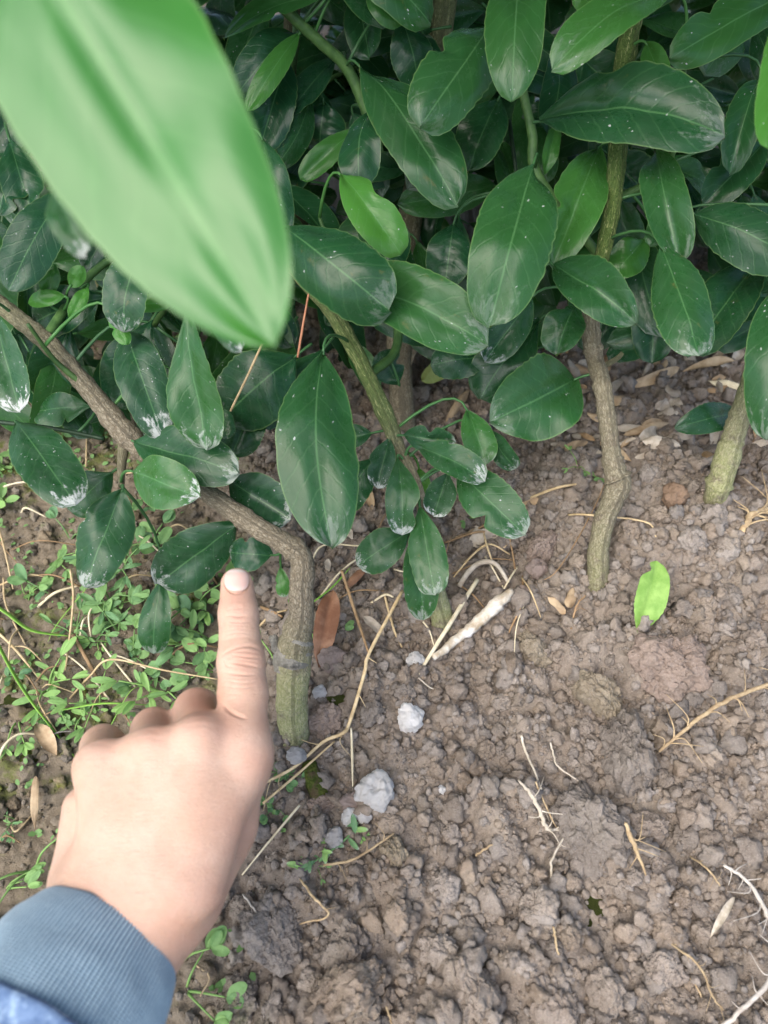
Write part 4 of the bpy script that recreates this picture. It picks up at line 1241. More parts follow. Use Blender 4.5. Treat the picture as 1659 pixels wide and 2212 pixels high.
# nail bed groove
nd = np.hypot((sx-511)/27.5, (sy-1256)/25.5)
fur += np.where(sy > 1236, .0008, .0003)*np.exp(-((nd-1.0)/.08)**2)*(hn[:, 2] > 0)
hv = hv - hn*(fur*facing)[:, None]
red = np.zeros(len(hv))  # redness of joints and tip; spots along the right edge paint in its shading
for x, y, rr_, am in [(512, 1290, 40, .55), (530, 1425, 40, .45), (512, 1330, 34, .35), (430, 1515, 55, .9), (335, 1550, 45, .7), (480, 1560, 55, .5), (555, 1650, 50, .45), (225, 1590, 40, .4), (250, 1960, 90, .35), (400, 2030, 80, .45), (530, 1800, 75, .45), (570, 1560, 40, .35), (470, 1940, 70, .45), (556, 1470, 22, .3), (440, 1580, 40, .3)]:
    red = np.maximum(red, am*np.exp(-((sx-x)**2+(sy-y)**2)/rr_**2))
# world space
hw_ = hv @ MCn.T + np.array(CAMP)
wrist0 = U(241, 1995, .30)
person = empty('person', U(-40, 2300, .24), 'left hand in a blue knit cuff pointing its index finger at the bent stem', 'person')
hand = mk('hand', hw_, hf, M['skin'], person, None, {'red': red})
# nail plate laid on the fingertip
npos, nuv = [], []
rings, segs_ = 9, 28
for i in range(rings+1):
    rr_ = i/rings
    for j in range(segs_):
        a_ = 2*math.pi*j/segs_
        ca, sa = math.cos(a_), math.sin(a_)
        pw = 2/2.6
        ex, ey = abs(ca)**pw*math.copysign(1, ca)*rr_, abs(sa)**pw*math.copysign(1, sa)*rr_
        px, py = 511 + 25.5*ex, 1254 + 23*ey
        d = .30
        for _ in range(60):
            p = cp(px, py, d)
            s_ = float(sdf(p[None])[0])
            d += max(s_*0.9, -.002)
            if abs(s_) < 1e-5: break
        p = cp(px, py, d)
        g_ = grad(p[None])[0]
        lift = .0003 + .0003*(1-rr_**4)
        npos.append(p + g_*lift); nuv.append(((ex+1)/2, (1-ey)/2))
nf = []
for i in range(rings):
    for j in range(segs_):
        k = (j+1) % segs_
        nf.append((i*segs_+j, (i+1)*segs_+j, (i+1)*segs_+k, i*segs_+k))
mk('fingernail', np.array(npos) @ MCn.T + np.array(CAMP), nf, M['nail'], hand, nuv)

# ---- ribbed knit cuff and denim sleeve: tubes round the forearm
def sleeve(name, a, b, prof, ell, mat, nlen, nang, ribs=0, ramp=0.0, wr=0.0, seed=0, inner=0.0012):
    """a, b: axis ends (px, py, depth); prof: half width (m) along it; ell: thickness ratio"""
    A0, B0 = np.array(a), np.array(b)
    ax = (B0-A0); Lr = np.linalg.norm(ax); ax /= Lr
    vd = np.array(CAMP) - (A0+B0)/2
    n = vd - ax*vd.dot(ax); n /= np.linalg.norm(n)
    s = np.cross(n, ax)
    V, UV, RB = [], [], []
    rows = [(0.03, -inner*3), (0.012, -inner*1.6)] + [(t, 0) for t in np.linspace(0, 1, nlen)]
    ang = np.linspace(0, 2*np.pi, nang, endpoint=False)
    for t, ins in rows:
        r = np.interp(t, np.linspace(0, 1, len(prof)), prof) + ins
        if ins == 0: r -= inner*0.9*math.exp(-(t*Lr/.0012)**2)
        tw = ang + 0.10*t + 0.05*np.sin(3*t+ang)
        rb = 0.5+0.5*np.cos(ang*ribs) if ribs else np.ones(nang)
        rr = r + (ramp*(rb-0.5) if ribs else 0)
        q = (A0 + ax*Lr*t) + np.outer(np.cos(tw)*rr, s) + np.outer(np.sin(tw)*rr*ell, n)
        if wr:
            q = q + (wr*(vn3(q[:, 0]*60, q[:, 1]*60, q[:, 2]*60, seed) + .6*vn3(q[:, 0]*130, q[:, 1]*130, q[:, 2]*130, seed+1)))[:, None]*(np.outer(np.cos(tw), s)+np.outer(np.sin(tw), n))
        V.append(q); UV.append(np.stack([ang/6.283, np.full(nang, t*Lr)], 1)); RB.append(rb)
    F = []
    for i in range(len(rows)-1):
        for j in range(nang):
            k = (j+1) % nang
            F.append((i*nang+j, i*nang+k, (i+1)*nang+k, (i+1)*nang+j))
    return mk(name, np.concatenate(V), F, M[mat], person, np.concatenate(UV), {'rib': np.concatenate(RB)})
c0_, c1_ = np.array(U(234, 2020, .296)), np.array(U(74, 2262, .26))
sleeve('ribbed_cuff', c0_, c1_, [.0302, .0335, .035, .0345, .034], .72, 'knit', 34, 720, ribs=120, ramp=.0012, wr=.0016, seed=3)
sleeve('jacket_sleeve', c0_ + (c1_-c0_)*.95, c0_ + (c1_-c0_)*2.8, [.0365, .0385, .041, .044], .76, 'denim', 40, 160, wr=.005, seed=8, inner=.002)

# ================================================================== STRAW, ROOTS, LITTER
def strand(name, pts, wpx, mat, label, cat, lift=0.006, group=None, taper=(1, 1, .7), twigs=0, seed=0, depth=None, wob=0.0, parts=None):
    """a stem or root lying on the soil; pts in picture coordinates, optional 3rd value = height above the soil"""
    P = []
    dsum = 0
    for q in pts:
        if len(q) > 2 and q[2] > 0.2: p = U(q[0], q[1], q[2]); d = q[2]
        else:
            p, d = ray_ground(q[0], q[1])
            p = p + Vector((0, 0, lift + (q[2] if len(q) > 2 else 0)))
        P.append(p); dsum += d
    d = dsum/len(pts)
    r = wpx*(.88 if 'root' in name else .9)/2/FPX*d
    C = catmull(P, 7)
    rng = np.random.default_rng(seed+len(label))
    C = C + rng.normal(size=C.shape)*wob*r
    V, F, UV = tube(C, [r*t for t in taper], 7, .12, seed)
    o = mk(name, V, F, M[mat], None, UV, origin=P[0])
    tag(o, label, cat, group)
    for k in range(twigs):
        i = rng.integers(1, len(C)-2)
        dr = C[i+1]-C[i]; dr /= np.linalg.norm(dr)
        sd = np.cross(dr, [0, 0, 1])*rng.choice([-1, 1])
        ln = r*rng.uniform(4, 16)
        q = [C[i], C[i] + (sd*.6+dr*.5)*ln*.5 + [0, 0, ln*.1], C[i] + (sd+dr*rng.uniform(-.2, .9))*ln + rng.normal(size=3)*ln*.15]
        v2, f2, u2 = tube(catmull(q, 4), [r*.38, r*.25, r*.12], 5)
        mk('rootlet' if 'root' in name else 'side_twig', v2, f2, M[mat], o, u2)
    return o

S = strand
S('straw_stem', [(1026, 1282, .012), (965, 1375, .008), (903, 1466, .002)], 11, 'straw_pale', 'thick pale straw leaning on the soil right of the middle sapling foot', 'straw', .004, 'dry stems')
S('straw_stem', [(868, 1310, .014), (800, 1432, .010), (788, 1475, .008), (757, 1575, .006), (742, 1598, .005), (700, 1615, .004), (640, 1668, .004), (572, 1708, .006)], 9, 'straw', 'long jointed straw running from the middle sapling down to the hand', 'straw', .004, 'dry stems', twigs=6)
S('straw_stem', [(741, 1270, .016), (770, 1355, .012), (796, 1432, .010)], 8, 'straw_brown', 'brown straw meeting the long jointed straw at its upper joint', 'straw', .004, 'dry stems')
S('straw_stem', [(760, 1590, .007), (762, 1650, .006), (763, 1712, .005)], 7, 'straw_pale', 'short straight straw pointing down from the lower straw joint', 'straw', .004, 'dry stems', (.7, 1, .3))
S('straw_stem', [(572, 1748, .006), (650, 1680, .005), (724, 1614, .005)], 6, 'straw', 'thin straw running beside the long jointed one to the hand', 'straw', .003, 'dry stems')
S('straw_stem', [(1139, 1087), (1200, 1072, .004), (1259, 1054)], 7, 'straw', 'pale straw behind the kinked upright stem', 'straw', .005, 'dry stems')
S('straw_stem', [(1224, 1124), (1264, 1137, .006), (1384, 1152, .006), (1412, 1172)], 5, 'straw', 'thin bent straw crossing the foot of the kinked upright stem', 'straw', .006, 'dry stems')
S('dry_thread', [(1309, 1030, .025), (1280, 1115, .012), (1202, 1244, .004), (1150, 1270, .002)], 3, 'straw_brown', 'fine brown thread hanging from the kinked stem to the soil', 'thread', .004)
for i, (pts, lab) in enumerate([
    ([(976, 1247), (1050, 1228, .006), (1106, 1217)], 'thin straw lying level behind the long pale straw'),
    ([(1116, 1232), (1095, 1270, .004), (1076, 1302)], 'short straw right of the curled dry strip'),
    ([(1128, 1252), (1122, 1320, .005), (1096, 1377)], 'thin curved straw right of the white stick'),
    ([(986, 1267), (1020, 1300, .004), (1046, 1322)], 'short straw across the upper end of the white stick'),
    ([(790, 1318), (830, 1300, .004), (850, 1297)], 'short straw between the jointed straws'),
    ([(1010, 1160), (1080, 1150, .01), (1100, 1190, .004), (1112, 1240)], 'looped straw below the dusty leaf cluster'),
    ([(960, 1180), (1030, 1172, .008), (1080, 1165)], 'straw crossing under the dusty leaf tips'),
    ([(830, 1290), (850, 1370, .003), (868, 1405)], 'thin root like straw left of the middle sapling foot'),
    ([(690, 1300), (740, 1255, .008), (800, 1215, .01)], 'pale straw from the bent stem up to the middle leaves'),
    ([(668, 1235), (700, 1205, .01), (780, 1210, .012)], 'greenish thin stem behind the bent stem'),
    ([(1000, 1225), (1050, 1195, .006), (1100, 1205)], 'arched straw behind the white stick'),
    ([(905, 1340), (925, 1372, .003), (937, 1402)], 'short pinkish straw at the middle sapling foot'),
]):
    S('straw_stem', pts, random.choice([4, 5, 6]), random.choice(['straw', 'straw_pale', 'straw_brown']), lab, 'straw', .004, 'dry stems', seed=i)
S('curled_strip', [(990, 1280, .004), (1012, 1256, .010), (1036, 1245, .013), (1066, 1247, .012), (1096, 1272, .004)], 13, 'litter_grey', 'dark curled dry strip arching over the soil', 'dry strip', .003)
st = S('dry_stick', [(935, 1432, .002), (985, 1395, .003), (1030, 1362, .005), (1068, 1328, .007), (1101, 1298, .006)], 30, 'stick', 'whitish rotting stick lying on the soil beside the long straw', 'stick', .005, None, (.5, .8, 1.05, 1.15, .6), wob=.08)
# left, among the weeds
for i, (pts, wd, mt, lab) in enumerate([
    ([(176, 1275, .02), (182, 1345, .02), (150, 1462, .004)], 6, 'straw', 'straw standing under the lowest dusty leaf on the left'),
    ([(-5, 1368), (45, 1420, .008), (88, 1470)], 6, 'straw', 'straw slanting in from the left edge among the weeds'),
    ([(172, 1395, .01), (205, 1455, .006), (234, 1515)], 10, 'straw_brown', 'thick brown straw among the weeds left of the knuckles'),
    ([(155, 1515), (210, 1487, .012), (262, 1465, .02), (370, 1478, .014), (478, 1484, .006)], 5, 'straw', 'long thin straw running level behind the knuckles'),
    ([(-5, 1682), (22, 1635, .008), (55, 1605, .008), (92, 1592)], 6, 'straw_pale', 'arched pale straw at the left edge below the weeds'),
    ([(8, 1150, .01), (28, 1215, .012), (40, 1290, .006)], 5, 'straw', 'upright straw at the left edge under the dusty leaf'),
    ([(12, 1255), (28, 1330, .008), (60, 1400)], 5, 'straw', 'yellow straw near the left edge beside the grass blade'),
    ([(370, 1424), (420, 1418, .012), (478, 1406)], 6, 'straw_brown', 'brown straw touching the finger at its middle joint'),
    ([(86, 1318), (130, 1298, .006), (175, 1272)], 7, 'straw_pale', 'pale straw below the lowest dusty leaf'),
    ([(425, 1262), (460, 1290, .006), (490, 1308)], 7, 'straw', 'straw ending beside the fingernail'),
    ([(430, 1215), (455, 1250, .006), (480, 1282)], 6, 'straw_brown', 'brown straw left of the fingertip'),
    ([(565, 1318), (590, 1335, .004), (612, 1340)], 8, 'straw_brown', 'short brown straw between finger and bent stem'),
    ([(562, 1360), (590, 1342, .004), (622, 1325)], 6, 'straw', 'thin straw between the finger and the bent stem'),
    ([(30, 1790), (48, 1805, .004), (80, 1760)], 5, 'straw', 'bent straw left of the knuckles on bare soil'),
    ([(0, 1830), (25, 1815, .004), (50, 1825)], 5, 'straw_brown', 'short straw at the left edge above the cuff'),
    ([(240, 1120), (250, 1150, .02), (262, 1170, .01)], 5, 'straw', 'short straw beside the dusty white tipped leaf'),
    ([(95, 1620), (130, 1600, .006), (160, 1585)], 4, 'root_grey', 'thin grey straw on the mossy soil'),
    ([(650, 1750, .004), (590, 1822, .004), (525, 1895)], 6, 'straw_pale', 'long pale straw lying beside the wrist'),
    ([(498, 888, .47), (545, 790, .46), (590, 680, .45), (612, 560, .445)], 6, 'straw', 'long thin straw standing behind the largest hanging leaf'),
    ([(643, 772, .455), (655, 700, .452), (673, 600, .45)], 6, 'straw_red', 'reddish thin straw standing beside the middle stem'),
]):
    S('straw_stem', pts, wd, mt, lab, 'straw', .004, 'dry stems', seed=40+i)

S('root', [(1413, 1640, .004), (1475, 1592, .010), (1530, 1555, .012), (1582, 1530, .012), (1670, 1502, .014)], 11, 'root_tan', 'branching tan root lying across the soil at the right edge', 'root', .007, 'loose roots', (.6, 1, 1, .9), twigs=14, wob=.15)
S('root', [(1122, 1600), (1132, 1635), (1145, 1668, .002), (1165, 1715)], 7, 'root_white', 'short white root left of a second one on the open soil', 'root', .007, 'loose roots', (1, .9, .6), wob=.2)
S('root', [(1185, 1615), (1192, 1645), (1200, 1670, .002), (1245, 1697)], 5, 'root_white', 'thin bent white root right of the short white one', 'root', .007, 'loose roots', wob=.2)
S('root', [(1115, 1702, .004), (1140, 1735, .006), (1160, 1775, .006), (1175, 1802, .003), (1205, 1802)], 11, 'root_white', 'frayed thick root above the large rounded clod', 'root', .007, 'loose roots', (.5, 1, .9, .5), twigs=7, wob=.25)
S('root', [(1150, 1705, .004), (1165, 1745, .006), (1185, 1785, .004), (1200, 1800)], 4, 'root_tan', 'thin tan strand beside the frayed thick root', 'root', .007, 'loose roots', wob=.2)
S('root', [(1212, 1820, .002), (1185, 1870, .003), (1186, 1915), (1170, 1960), (1135, 1982)], 7, 'root_white', 'wavy pale root forking at its lower end under the large clod', 'root', .007, 'loose roots', (.7, 1, .9, .5), twigs=4, wob=.3)
S('root', [(1333, 1803, .012), (1345, 1830, .010), (1362, 1855, .006), (1388, 1900)], 12, 'root_tan', 'yellow forked root right of the large rounded clod', 'root', .007, 'loose roots', (.7, 1.1, .9, .3), twigs=5, wob=.15)
S('root', [(1545, 1884, .006), (1595, 1925, .008), (1630, 1995, .010), (1651, 2055, .008), (1640, 2125, .008), (1582, 2190, .006), (1550, 2222)], 11, 'root_grey', 'long whitish root curving down the lower right edge', 'root', .007, 'loose roots', (.7, 1, 1.1, 1, 1), twigs=16, wob=.2)
S('root', [(1482, 1858), (1515, 1890, .003), (1546, 1922)], 5, 'root_tan', 'thin tan root left of the long whitish one', 'root', .007, 'loose roots', twigs=3, wob=.3)
S('root', [(1430, 2040), (1475, 2075, .003), (1505, 2110, .003), (1525, 2160, .003), (1552, 2187)], 6, 'root_tan', 'thin branching root between angular clods at lower right', 'root', .007, 'loose roots', twigs=7, wob=.25)
S('root', [(1025, 1858), (1048, 1842, .002), (1072, 1830)], 6, 'root_tan', 'short root fragment in the middle of the bare soil', 'root', .007, 'loose roots', wob=.3)
S('root', [(650, 1908), (685, 1955, .004), (712, 1990, .004), (650, 2003)], 6, 'root_tan', 'hooked root below the grey leaved weed', 'root', .007, 'loose roots', twigs=3, wob=.3)
S('root', [(532, 1945, .004), (565, 1990, .005), (597, 2040, .004)], 5, 'root_grey', 'pale rootlet across the flat faced clod', 'root', .008, 'loose roots', wob=.3)
S('root', [(896, 1462), (926, 1492, .002), (952, 1498)], 4, 'root_white', 'tiny white root below the small white lump', 'root', .003, 'loose roots', twigs=2, wob=.3)
S('root', [(1595, 1150), (1622, 1125, .004), (1662, 1108)], 16, 'root_tan', 'tuft of brown roots at the right edge near the far stem', 'root', .003, 'loose roots', twigs=14, wob=.3)
S('root', [(1540, 1330 + 900), (1500, 2140, .002), (1470, 2100)], 4, 'root_tan', 'fine root at the very bottom right', 'root', .003, 'loose roots', wob=.3)
S('root', [(700, 1880, .002), (770, 1868, .004), (850, 1815, .004)], 7, 'root_tan', 'tan root fork under the yellowish olive clod', 'root', .007, 'loose roots', twigs=4, wob=.2)
S('root', [(1190, 2010), (1195, 2040), (1200, 2070)], 6, 'root_tan', 'short upright root stub above the wide grey clod', 'root', .007, 'loose roots', wob=.3)
S('root', [(830, 2170), (842, 2200), (848, 2222)], 6, 'root_tan', 'root piece at the bottom edge near the long pale clod', 'root', .006, 'loose roots', wob=.3)
S('root', [(430, 2090), (460, 2120, .003), (440, 2160, .002)], 5, 'root_tan', 'thin curled root beside the cuff seedling', 'root', .007, 'loose roots', wob=.3)
S('root', [(1230, 1370, .003), (1238, 1330, .008), (1260, 1300, .004)], 5, 'straw_brown', 'brown fibrous root left of the torn green leaf', 'root', .003, 'loose roots', twigs=4, wob=.2)

def ground_leaf(name, b, t, wpx, mat, label, cat, lift=(.004, .004), roll=0, group=None, **kw):
    p0, d0 = ray_ground(*b); p1, d1 = ray_ground(*t)
    p0 = p0 + Vector((0, 0, lift[0])); p1 = p1 + Vector((0, 0, lift[1]))
    W = (.7 if name == 'dead_leaf' else 1.0)*wpx/FPX*(d0+d1)/2
    kw.setdefault('seed', random.randrange(9999)); kw.setdefault('nu', 26)
    P, F, UV = leaf_grid((p1-p0).length, W, **kw)
    A_ = frame(p0, p1, roll)
    o = mk(name, P @ A_.T + np.array(p0), F, M[mat], None, UV, origin=p0)
    o['tone'] = .5; o['dust'] = 0.
    return tag(o, label, cat, group)
ground_leaf('dead_leaf', (690, 1450), (722, 1312), 70, 'litter_red', 'reddish brown dead leaf standing behind the bent stem foot', 'dead leaf', (.004, .02), blunt=.2, fold=.4, conv=0)
ground_leaf('torn_leaf', (1374, 1376), (1398, 1256), 66, 'lime_leaf', 'torn bright lime green leaf stuck upright in the soil', 'torn leaf', (.002, .022), 15, blunt=.5, chew=(.86, 1, .07, .6), fold=.45)
ground_leaf('fallen_leaf', (985, 800), (910, 848), 42, 'yellow_leaf', 'yellow fallen leaf in the shade behind the dusty cluster', 'dead leaf', (.01, .012))
for i, (b, t, wd, mt, lab) in enumerate([
    ((1250, 860), (1225, 940), 60, 'litter_grey', 'grey crumpled dead leaf left of the kinked stem'),
    ((1340, 850), (1460, 815), 34, 'litter', 'brown dead leaf strip behind the kinked stem'),
    ((1470, 815), (1580, 800), 30, 'litter', 'tan dead leaf strip near the right stems'),
    ((1525, 835), (1600, 862), 26, 'straw_pale', 'pale dry blade in front of the right hanging leaf'),
    ((1380, 965), (1460, 985), 44, 'litter_grey', 'curled grey dead leaf right of the kinked stem'),
    ((1440, 925), (1340, 960), 26, 'litter', 'brown dead leaf strip right of the kinked stem'),
    ((960, 930), (1010, 860), 26, 'litter', 'dry tan blade behind the dusty leaf cluster'),
    ((905, 745), (855, 935), 46, 'litter_grey', 'grey peeling strip in the shade behind the middle stem'),
    ((1235, 1280), (1222, 1330), 34, 'litter', 'crumpled tan dead leaf left of the upright stem foot'),
    ((1180, 1300), (1215, 1345), 26, 'litter', 'twisted dry tan leaf beside the pale lumps'),
    ((1090, 1160), (1010, 1190), 60, 'litter_grey', 'crumpled grey litter below the dusty leaf tips'),
    ((830, 1385), (785, 1350), 30, 'litter_grey', 'grey torn dead leaf left of the middle sapling foot'),
    ((1525, 2032), (1572, 1948), 22, 'root_white', 'white papery leaf scrap beside the long whitish root'),
    ((84, 1800), (90, 1690), 24, 'litter', 'narrow tan dead leaf standing left of the knuckles'),
    ((130, 1640), (90, 1580), 46, 'litter', 'yellow brown dead leaf flat on the mossy soil'),
    ((1360, 1010), (1290, 975), 30, 'litter', 'small dead leaf at the back of the kinked stem'),
    ((800, 1230), (745, 1290), 26, 'litter_red', 'reddish bark strip under the middle leaves'),
    ((1580, 1000), (1500, 1020), 30, 'litter_grey', 'grey litter flake left of the far right stem'),
    ((1095, 890), (1160, 870), 30, 'litter_grey', 'grey litter flake under the broad low leaf'),
]):
    ground_leaf('dead_leaf', b, t, wd, mt, lab, 'dead leaf', (.006, .010), random.uniform(-25, 25), 'dead leaves on the soil', conv=random.uniform(-.6, .8), wave=.12, twist=random.uniform(-.8, .8), cren=.04)
rl = random.Random(77)
for k in range(74):
    if k < 60: bx, by = rl.uniform(1120, 1655), rl.uniform(745, 985)
    else: bx, by = rl.uniform(660, 1120), rl.uniform(1090, 1260)
    a = rl.uniform(0, 6.28); ln = rl.uniform(28, 80)
    ground_leaf('leaf_scrap', (bx, by), (bx+ln*math.cos(a), by+ln*.6*math.sin(a)), rl.uniform(10, 30), rl.choice(['litter', 'litter_grey', 'straw_brown', 'litter_grey']), 'crumpled scrap of dead leaf in the shaded litter under the bush', 'dead leaf', (.004, .009), rl.uniform(-40, 40), 'litter scraps under the bush', conv=rl.uniform(-.8, .8), wave=.15, twist=rl.uniform(-1.5, 1.5), cren=.06, nu=14, nv=4)
for k in range(48):
    if k < 36: bx, by = rl.uniform(-20, 430), rl.uniform(1000, 1560)
    else: bx, by = rl.uniform(680, 1150), rl.uniform(1120, 1330)
    a = rl.uniform(0, 6.28); ln = rl.uniform(50, 150)
    S('thin_straw', [(bx, by), (bx+ln*.5*math.cos(a)+rl.uniform(-12, 12), by+ln*.5*math.sin(a), .008), (bx+ln*math.cos(a), by+ln*math.sin(a))], rl.uniform(2.5, 5), rl.choice(['straw', 'straw_pale', 'straw_brown']), 'thin loose straw lying among the weeds and litter', 'straw', .005, 'thin loose straws', seed=k)
# soil heaped against the stem feet
for px, py, rp_ in stem_feet:
    for k in range(9):
        a = k*6.283/9 + rl.uniform(-.3, .3)
        p, d = ray_ground(px + rp_*1.05*math.cos(a), py + rp_*.75*math.sin(a))
        r = rl.uniform(7, 14)/FPX*d
        put(rl.choice(clod_meshes), 'soil_clod', p + Vector((0, 0, r*.3)), r, 'small soil clod heaped against the foot of a sapling', 'soil clod', 'clods at the stem feet')
# mossy stub
ms = strand('mossy_stub', [(668, 1655), (682, 1700, .003), (706, 1752)], 44, 'moss', 'short stub overgrown with dark green moss, right of the hand', 'stub', .003, None, (.9, 1, 1.05, .8), seed=4)
for px, py, rp_, lab in [(1285, 1965, 34, 'green moss tuft on the bare soil below the wavy pale root'), (732, 1505, 20, 'small dark moss tuft right of the grafted stem')]:
    p, d = ray_ground(px, py)
    put(random.choice(clod_meshes), 'moss_tuft', p + Vector((0, 0, -.001)), rp_/FPX*d, lab, 'moss', 'moss tufts', M['moss'], .5, (0, 0, random.random()*6))
for px, py, rp_, lab in [(60, 1640, 26, 'olive moss cushion at the left edge beside the arched straw'), (120, 1590, 22, 'moss cushion left of the smallest knuckle'), (20, 1520, 24, 'moss cushion at the left edge below the grass blade'), (140, 1250, 24, 'moss cushion under the lowest dusty leaf'), (40, 1420, 22, 'moss cushion beside the slanting straw at the left')]:
    p, d = ray_ground(px, py)
    put(random.choice(clod_meshes), 'moss_tuft', p + Vector((0, 0, -.002)), rp_/FPX*d, lab, 'moss', 'moss tufts', M['moss'], .5, (0, 0, random.random()*6))

# ================================================================== WEEDS
def weed(px, py, size, npair, label, spread=1.0, tone=.5, stems=3, wide=.62, hgt=.6, seed=0, mat='weed'):
    """low weed: a few creeping stems with opposite oval leaves; size in picture pixels"""
    rng = random.Random(seed*131+int(px*7+py))
    p, d = ray_ground(px, py)
    L = size*(rng.uniform(1.3, 2.1) if px < 480 else 1.15)/FPX*d
    wide = rng.choice([.28, .4, .55, .7]); hgt = rng.uniform(.5, 1.1)
    e = empty('weed', p, label, 'weed', 'weeds on the left strip' if px < 480 and py > 900 else 'weeds in the bed')
    for s in range(stems):
        a = rng.uniform(0, 6.283)
        dr = Vector((math.cos(a), math.sin(a), 0))
        ln = L*rng.uniform(.7, 1.2)*spread
        P = [p + Vector((0, 0, -.001)), p + dr*ln*.4 + Vector((0, 0, L*hgt*.55)), p + dr*ln + Vector((0, 0, L*hgt*rng.uniform(.6, 1.0)))]
        C = catmull(P, 5)
        V, F, UV = tube(C, [L*.04, L*.03, L*.02], 5)
        stm = mk('stem', V, F, M['weed'], e, np.tile([[.3, .5]], (len(V), 1)))
        stm['tone'] = min(1., tone+.25); stm['dust'] = 0.
        for k in range(npair):
            t = (k+1)/npair
            q = Vector(C[int(t*(len(C)-1))])
            az0 = a + rng.uniform(1.2, 1.9)
            tips = (0, math.pi) if k < npair-1 else (-1.2, math.pi+1.2, math.pi/2*-1+rng.uniform(-.3, .3))
            for da_ in tips:
                az = az0 + da_ + rng.uniform(-.3, .3)
                ll = L*rng.uniform(.42, .72)*(1.0 if k else .8)
                dn = Vector((math.cos(az), math.sin(az), rng.uniform(-.05, .55))).normalized()
                P2, F2, UV2 = leaf_grid(ll, ll*wide*rng.uniform(.85, 1.1), 12, 6, rng.uniform(-.3, .3), rng.uniform(0, .3), rng.uniform(-.02, .12), 0, .04, rng.randrange(999), .55, 0, 0)
                A_ = frame(q, q+dn, rng.uniform(-15, 15), cam_w=.35)
                o = mk('leaf', P2 @ A_.T + np.array(q + dn*ll*.08), F2, M[mat], e, UV2)
                o['tone'] = max(0., min(1., tone + rng.uniform(-.25, .25))); o['dust'] = 0.
    return e
weeds = [
 (420, 1318, 42, 3, 'leafy weed touching the left side of the index finger at its middle', 1, .55),
 (455, 1382, 44, 3, 'broad leaved weed tucked against the finger base', 1, .5),
 (470, 1452, 38, 2, 'weed half hidden by the middle knuckle', 1, .6),
 (255, 1365, 40, 3, 'rosette weed below the dusty oval leaf on the left', 1, .4),
 (290, 1420, 34, 2, 'small weed above the ring finger knuckle', 1, .45),
 (238, 1300, 40, 3, 'pale weed between the two dusty hanging leaves on the left', 1, .35),
 (265, 1235, 42, 3, 'weed beneath the curled dusty leaf', 1, .35),
 (165, 1375, 30, 2, 'small weed beside the standing straw', 1, .35),
 (212, 1380, 28, 2, 'tiny weed right of the standing straw', 1, .3),
 (105, 1490, 36, 3, 'bright weed under the slanting straw at the left', 1, .8),
 (215, 1530, 38, 3, 'yellow green weed above the smallest knuckle', 1, .85),
 (360, 1500, 42, 3, 'pale yellow green weed between two knuckles', 1, .9),
 (325, 1475, 34, 2, 'weed left of the pale yellow green one', 1, .45),
 (95, 1545, 26, 2, 'tiny weed on mossy soil below the bright one', 1, .5),
 (160, 1590, 30, 2, 'bright weed beside the smallest knuckle', 1, .8),
 (30, 1085, 44, 3, 'bright weed at the left edge under the dusty leaf', 1, .8),
 (18, 1010, 36, 3, 'weed at the left edge below the thin dark twig', 1, .75),
 (60, 1300, 28, 2, 'small yellowish weed near the left edge straws', 1, .7),
 (120, 1215, 32, 3, 'small weed behind the lowest dusty leaf', 1, .65),
 (330, 1180, 40, 3, 'weed in shade under the curled dusty leaf stalk', 1, .35),
 (405, 1185, 36, 2, 'weed in shade left of the fingertip', 1, .3),
 (395, 1240, 30, 2, 'small weed left of the fingernail', 1, .4),
 (135, 960, 34, 2, 'weed in the shade below the thick arching stem', 1, .6),
 (90, 985, 30, 2, 'pale weed under the thin dark twig', 1, .7),
 (105, 775, 34, 2, 'weed behind the upper arching stem', 1, .6),
 (300, 800, 34, 3, 'weed in the gap right of the arching stem', 1, .6),
 (320, 735, 34, 2, 'yellowish weed in the upper gap by the stem', 1, .8),
 (705, 1390, 34, 2, 'bright little weed between the bent stem and the red dead leaf', 1, .65),
 (1020, 1122, 30, 2, 'tiny bright seedling under the dusty cluster', 1, .75),
 (1248, 1010, 30, 1, 'round leaved seedling left of the kinked stem', 1, .75),
 (1292, 1040, 40, 2, 'pale green weed right against the kinked stem', .6, .7),
 (612, 1672, 34, 2, 'small dark weed between hand and bent stem foot', 1, .3),
 (596, 1745, 26, 2, 'tiny weed beside the hand edge', 1, .4),
 (590, 1790, 20, 1, 'single sprout right of the hand heel', 1, .6),
 (750, 1800, 26, 1, 'two leaved sprout below the pale lumps', 1, .7),
 (685, 1872, 24, 1, 'dark sprout under the grey leaved weed', 1, .4),
 (395, 2075, 62, 1, 'upper broad leaved seedling right of the knit cuff', 1, .7),
 (400, 2140, 62, 1, 'lower broad leaved seedling right of the knit cuff at the bottom', 1, .7),
 (75, 1880, 62, 1, 'broad leaved seedling above the cuff at the left', 1, .6),
 (10, 1925, 44, 1, 'round leaved seedling at the left edge above the cuff', 1, .7),
 (36, 1770, 20, 2, 'tiny three leaved seedling on bare soil at the left', 1, .35),
 (600, 1440, 60, 1, 'pale lime weed between the finger and the graft', .8, .95),
 (625, 1345, 30, 1, 'small weed hidden left of the bent stem', 1, .6),
]
for i, wd in enumerate(weeds): weed(*wd, seed=i)
rw = random.Random(12)
for k in range(16):
    weed(rw.uniform(0, 450), rw.uniform(1060, 1560), rw.uniform(22, 34), rw.choice([1, 2, 3]), 'small leafy weed sprig in the tangle on the left strip', 1, rw.choice([.2, .8, 1.0]), stems=rw.choice([1, 2]), seed=300+k)
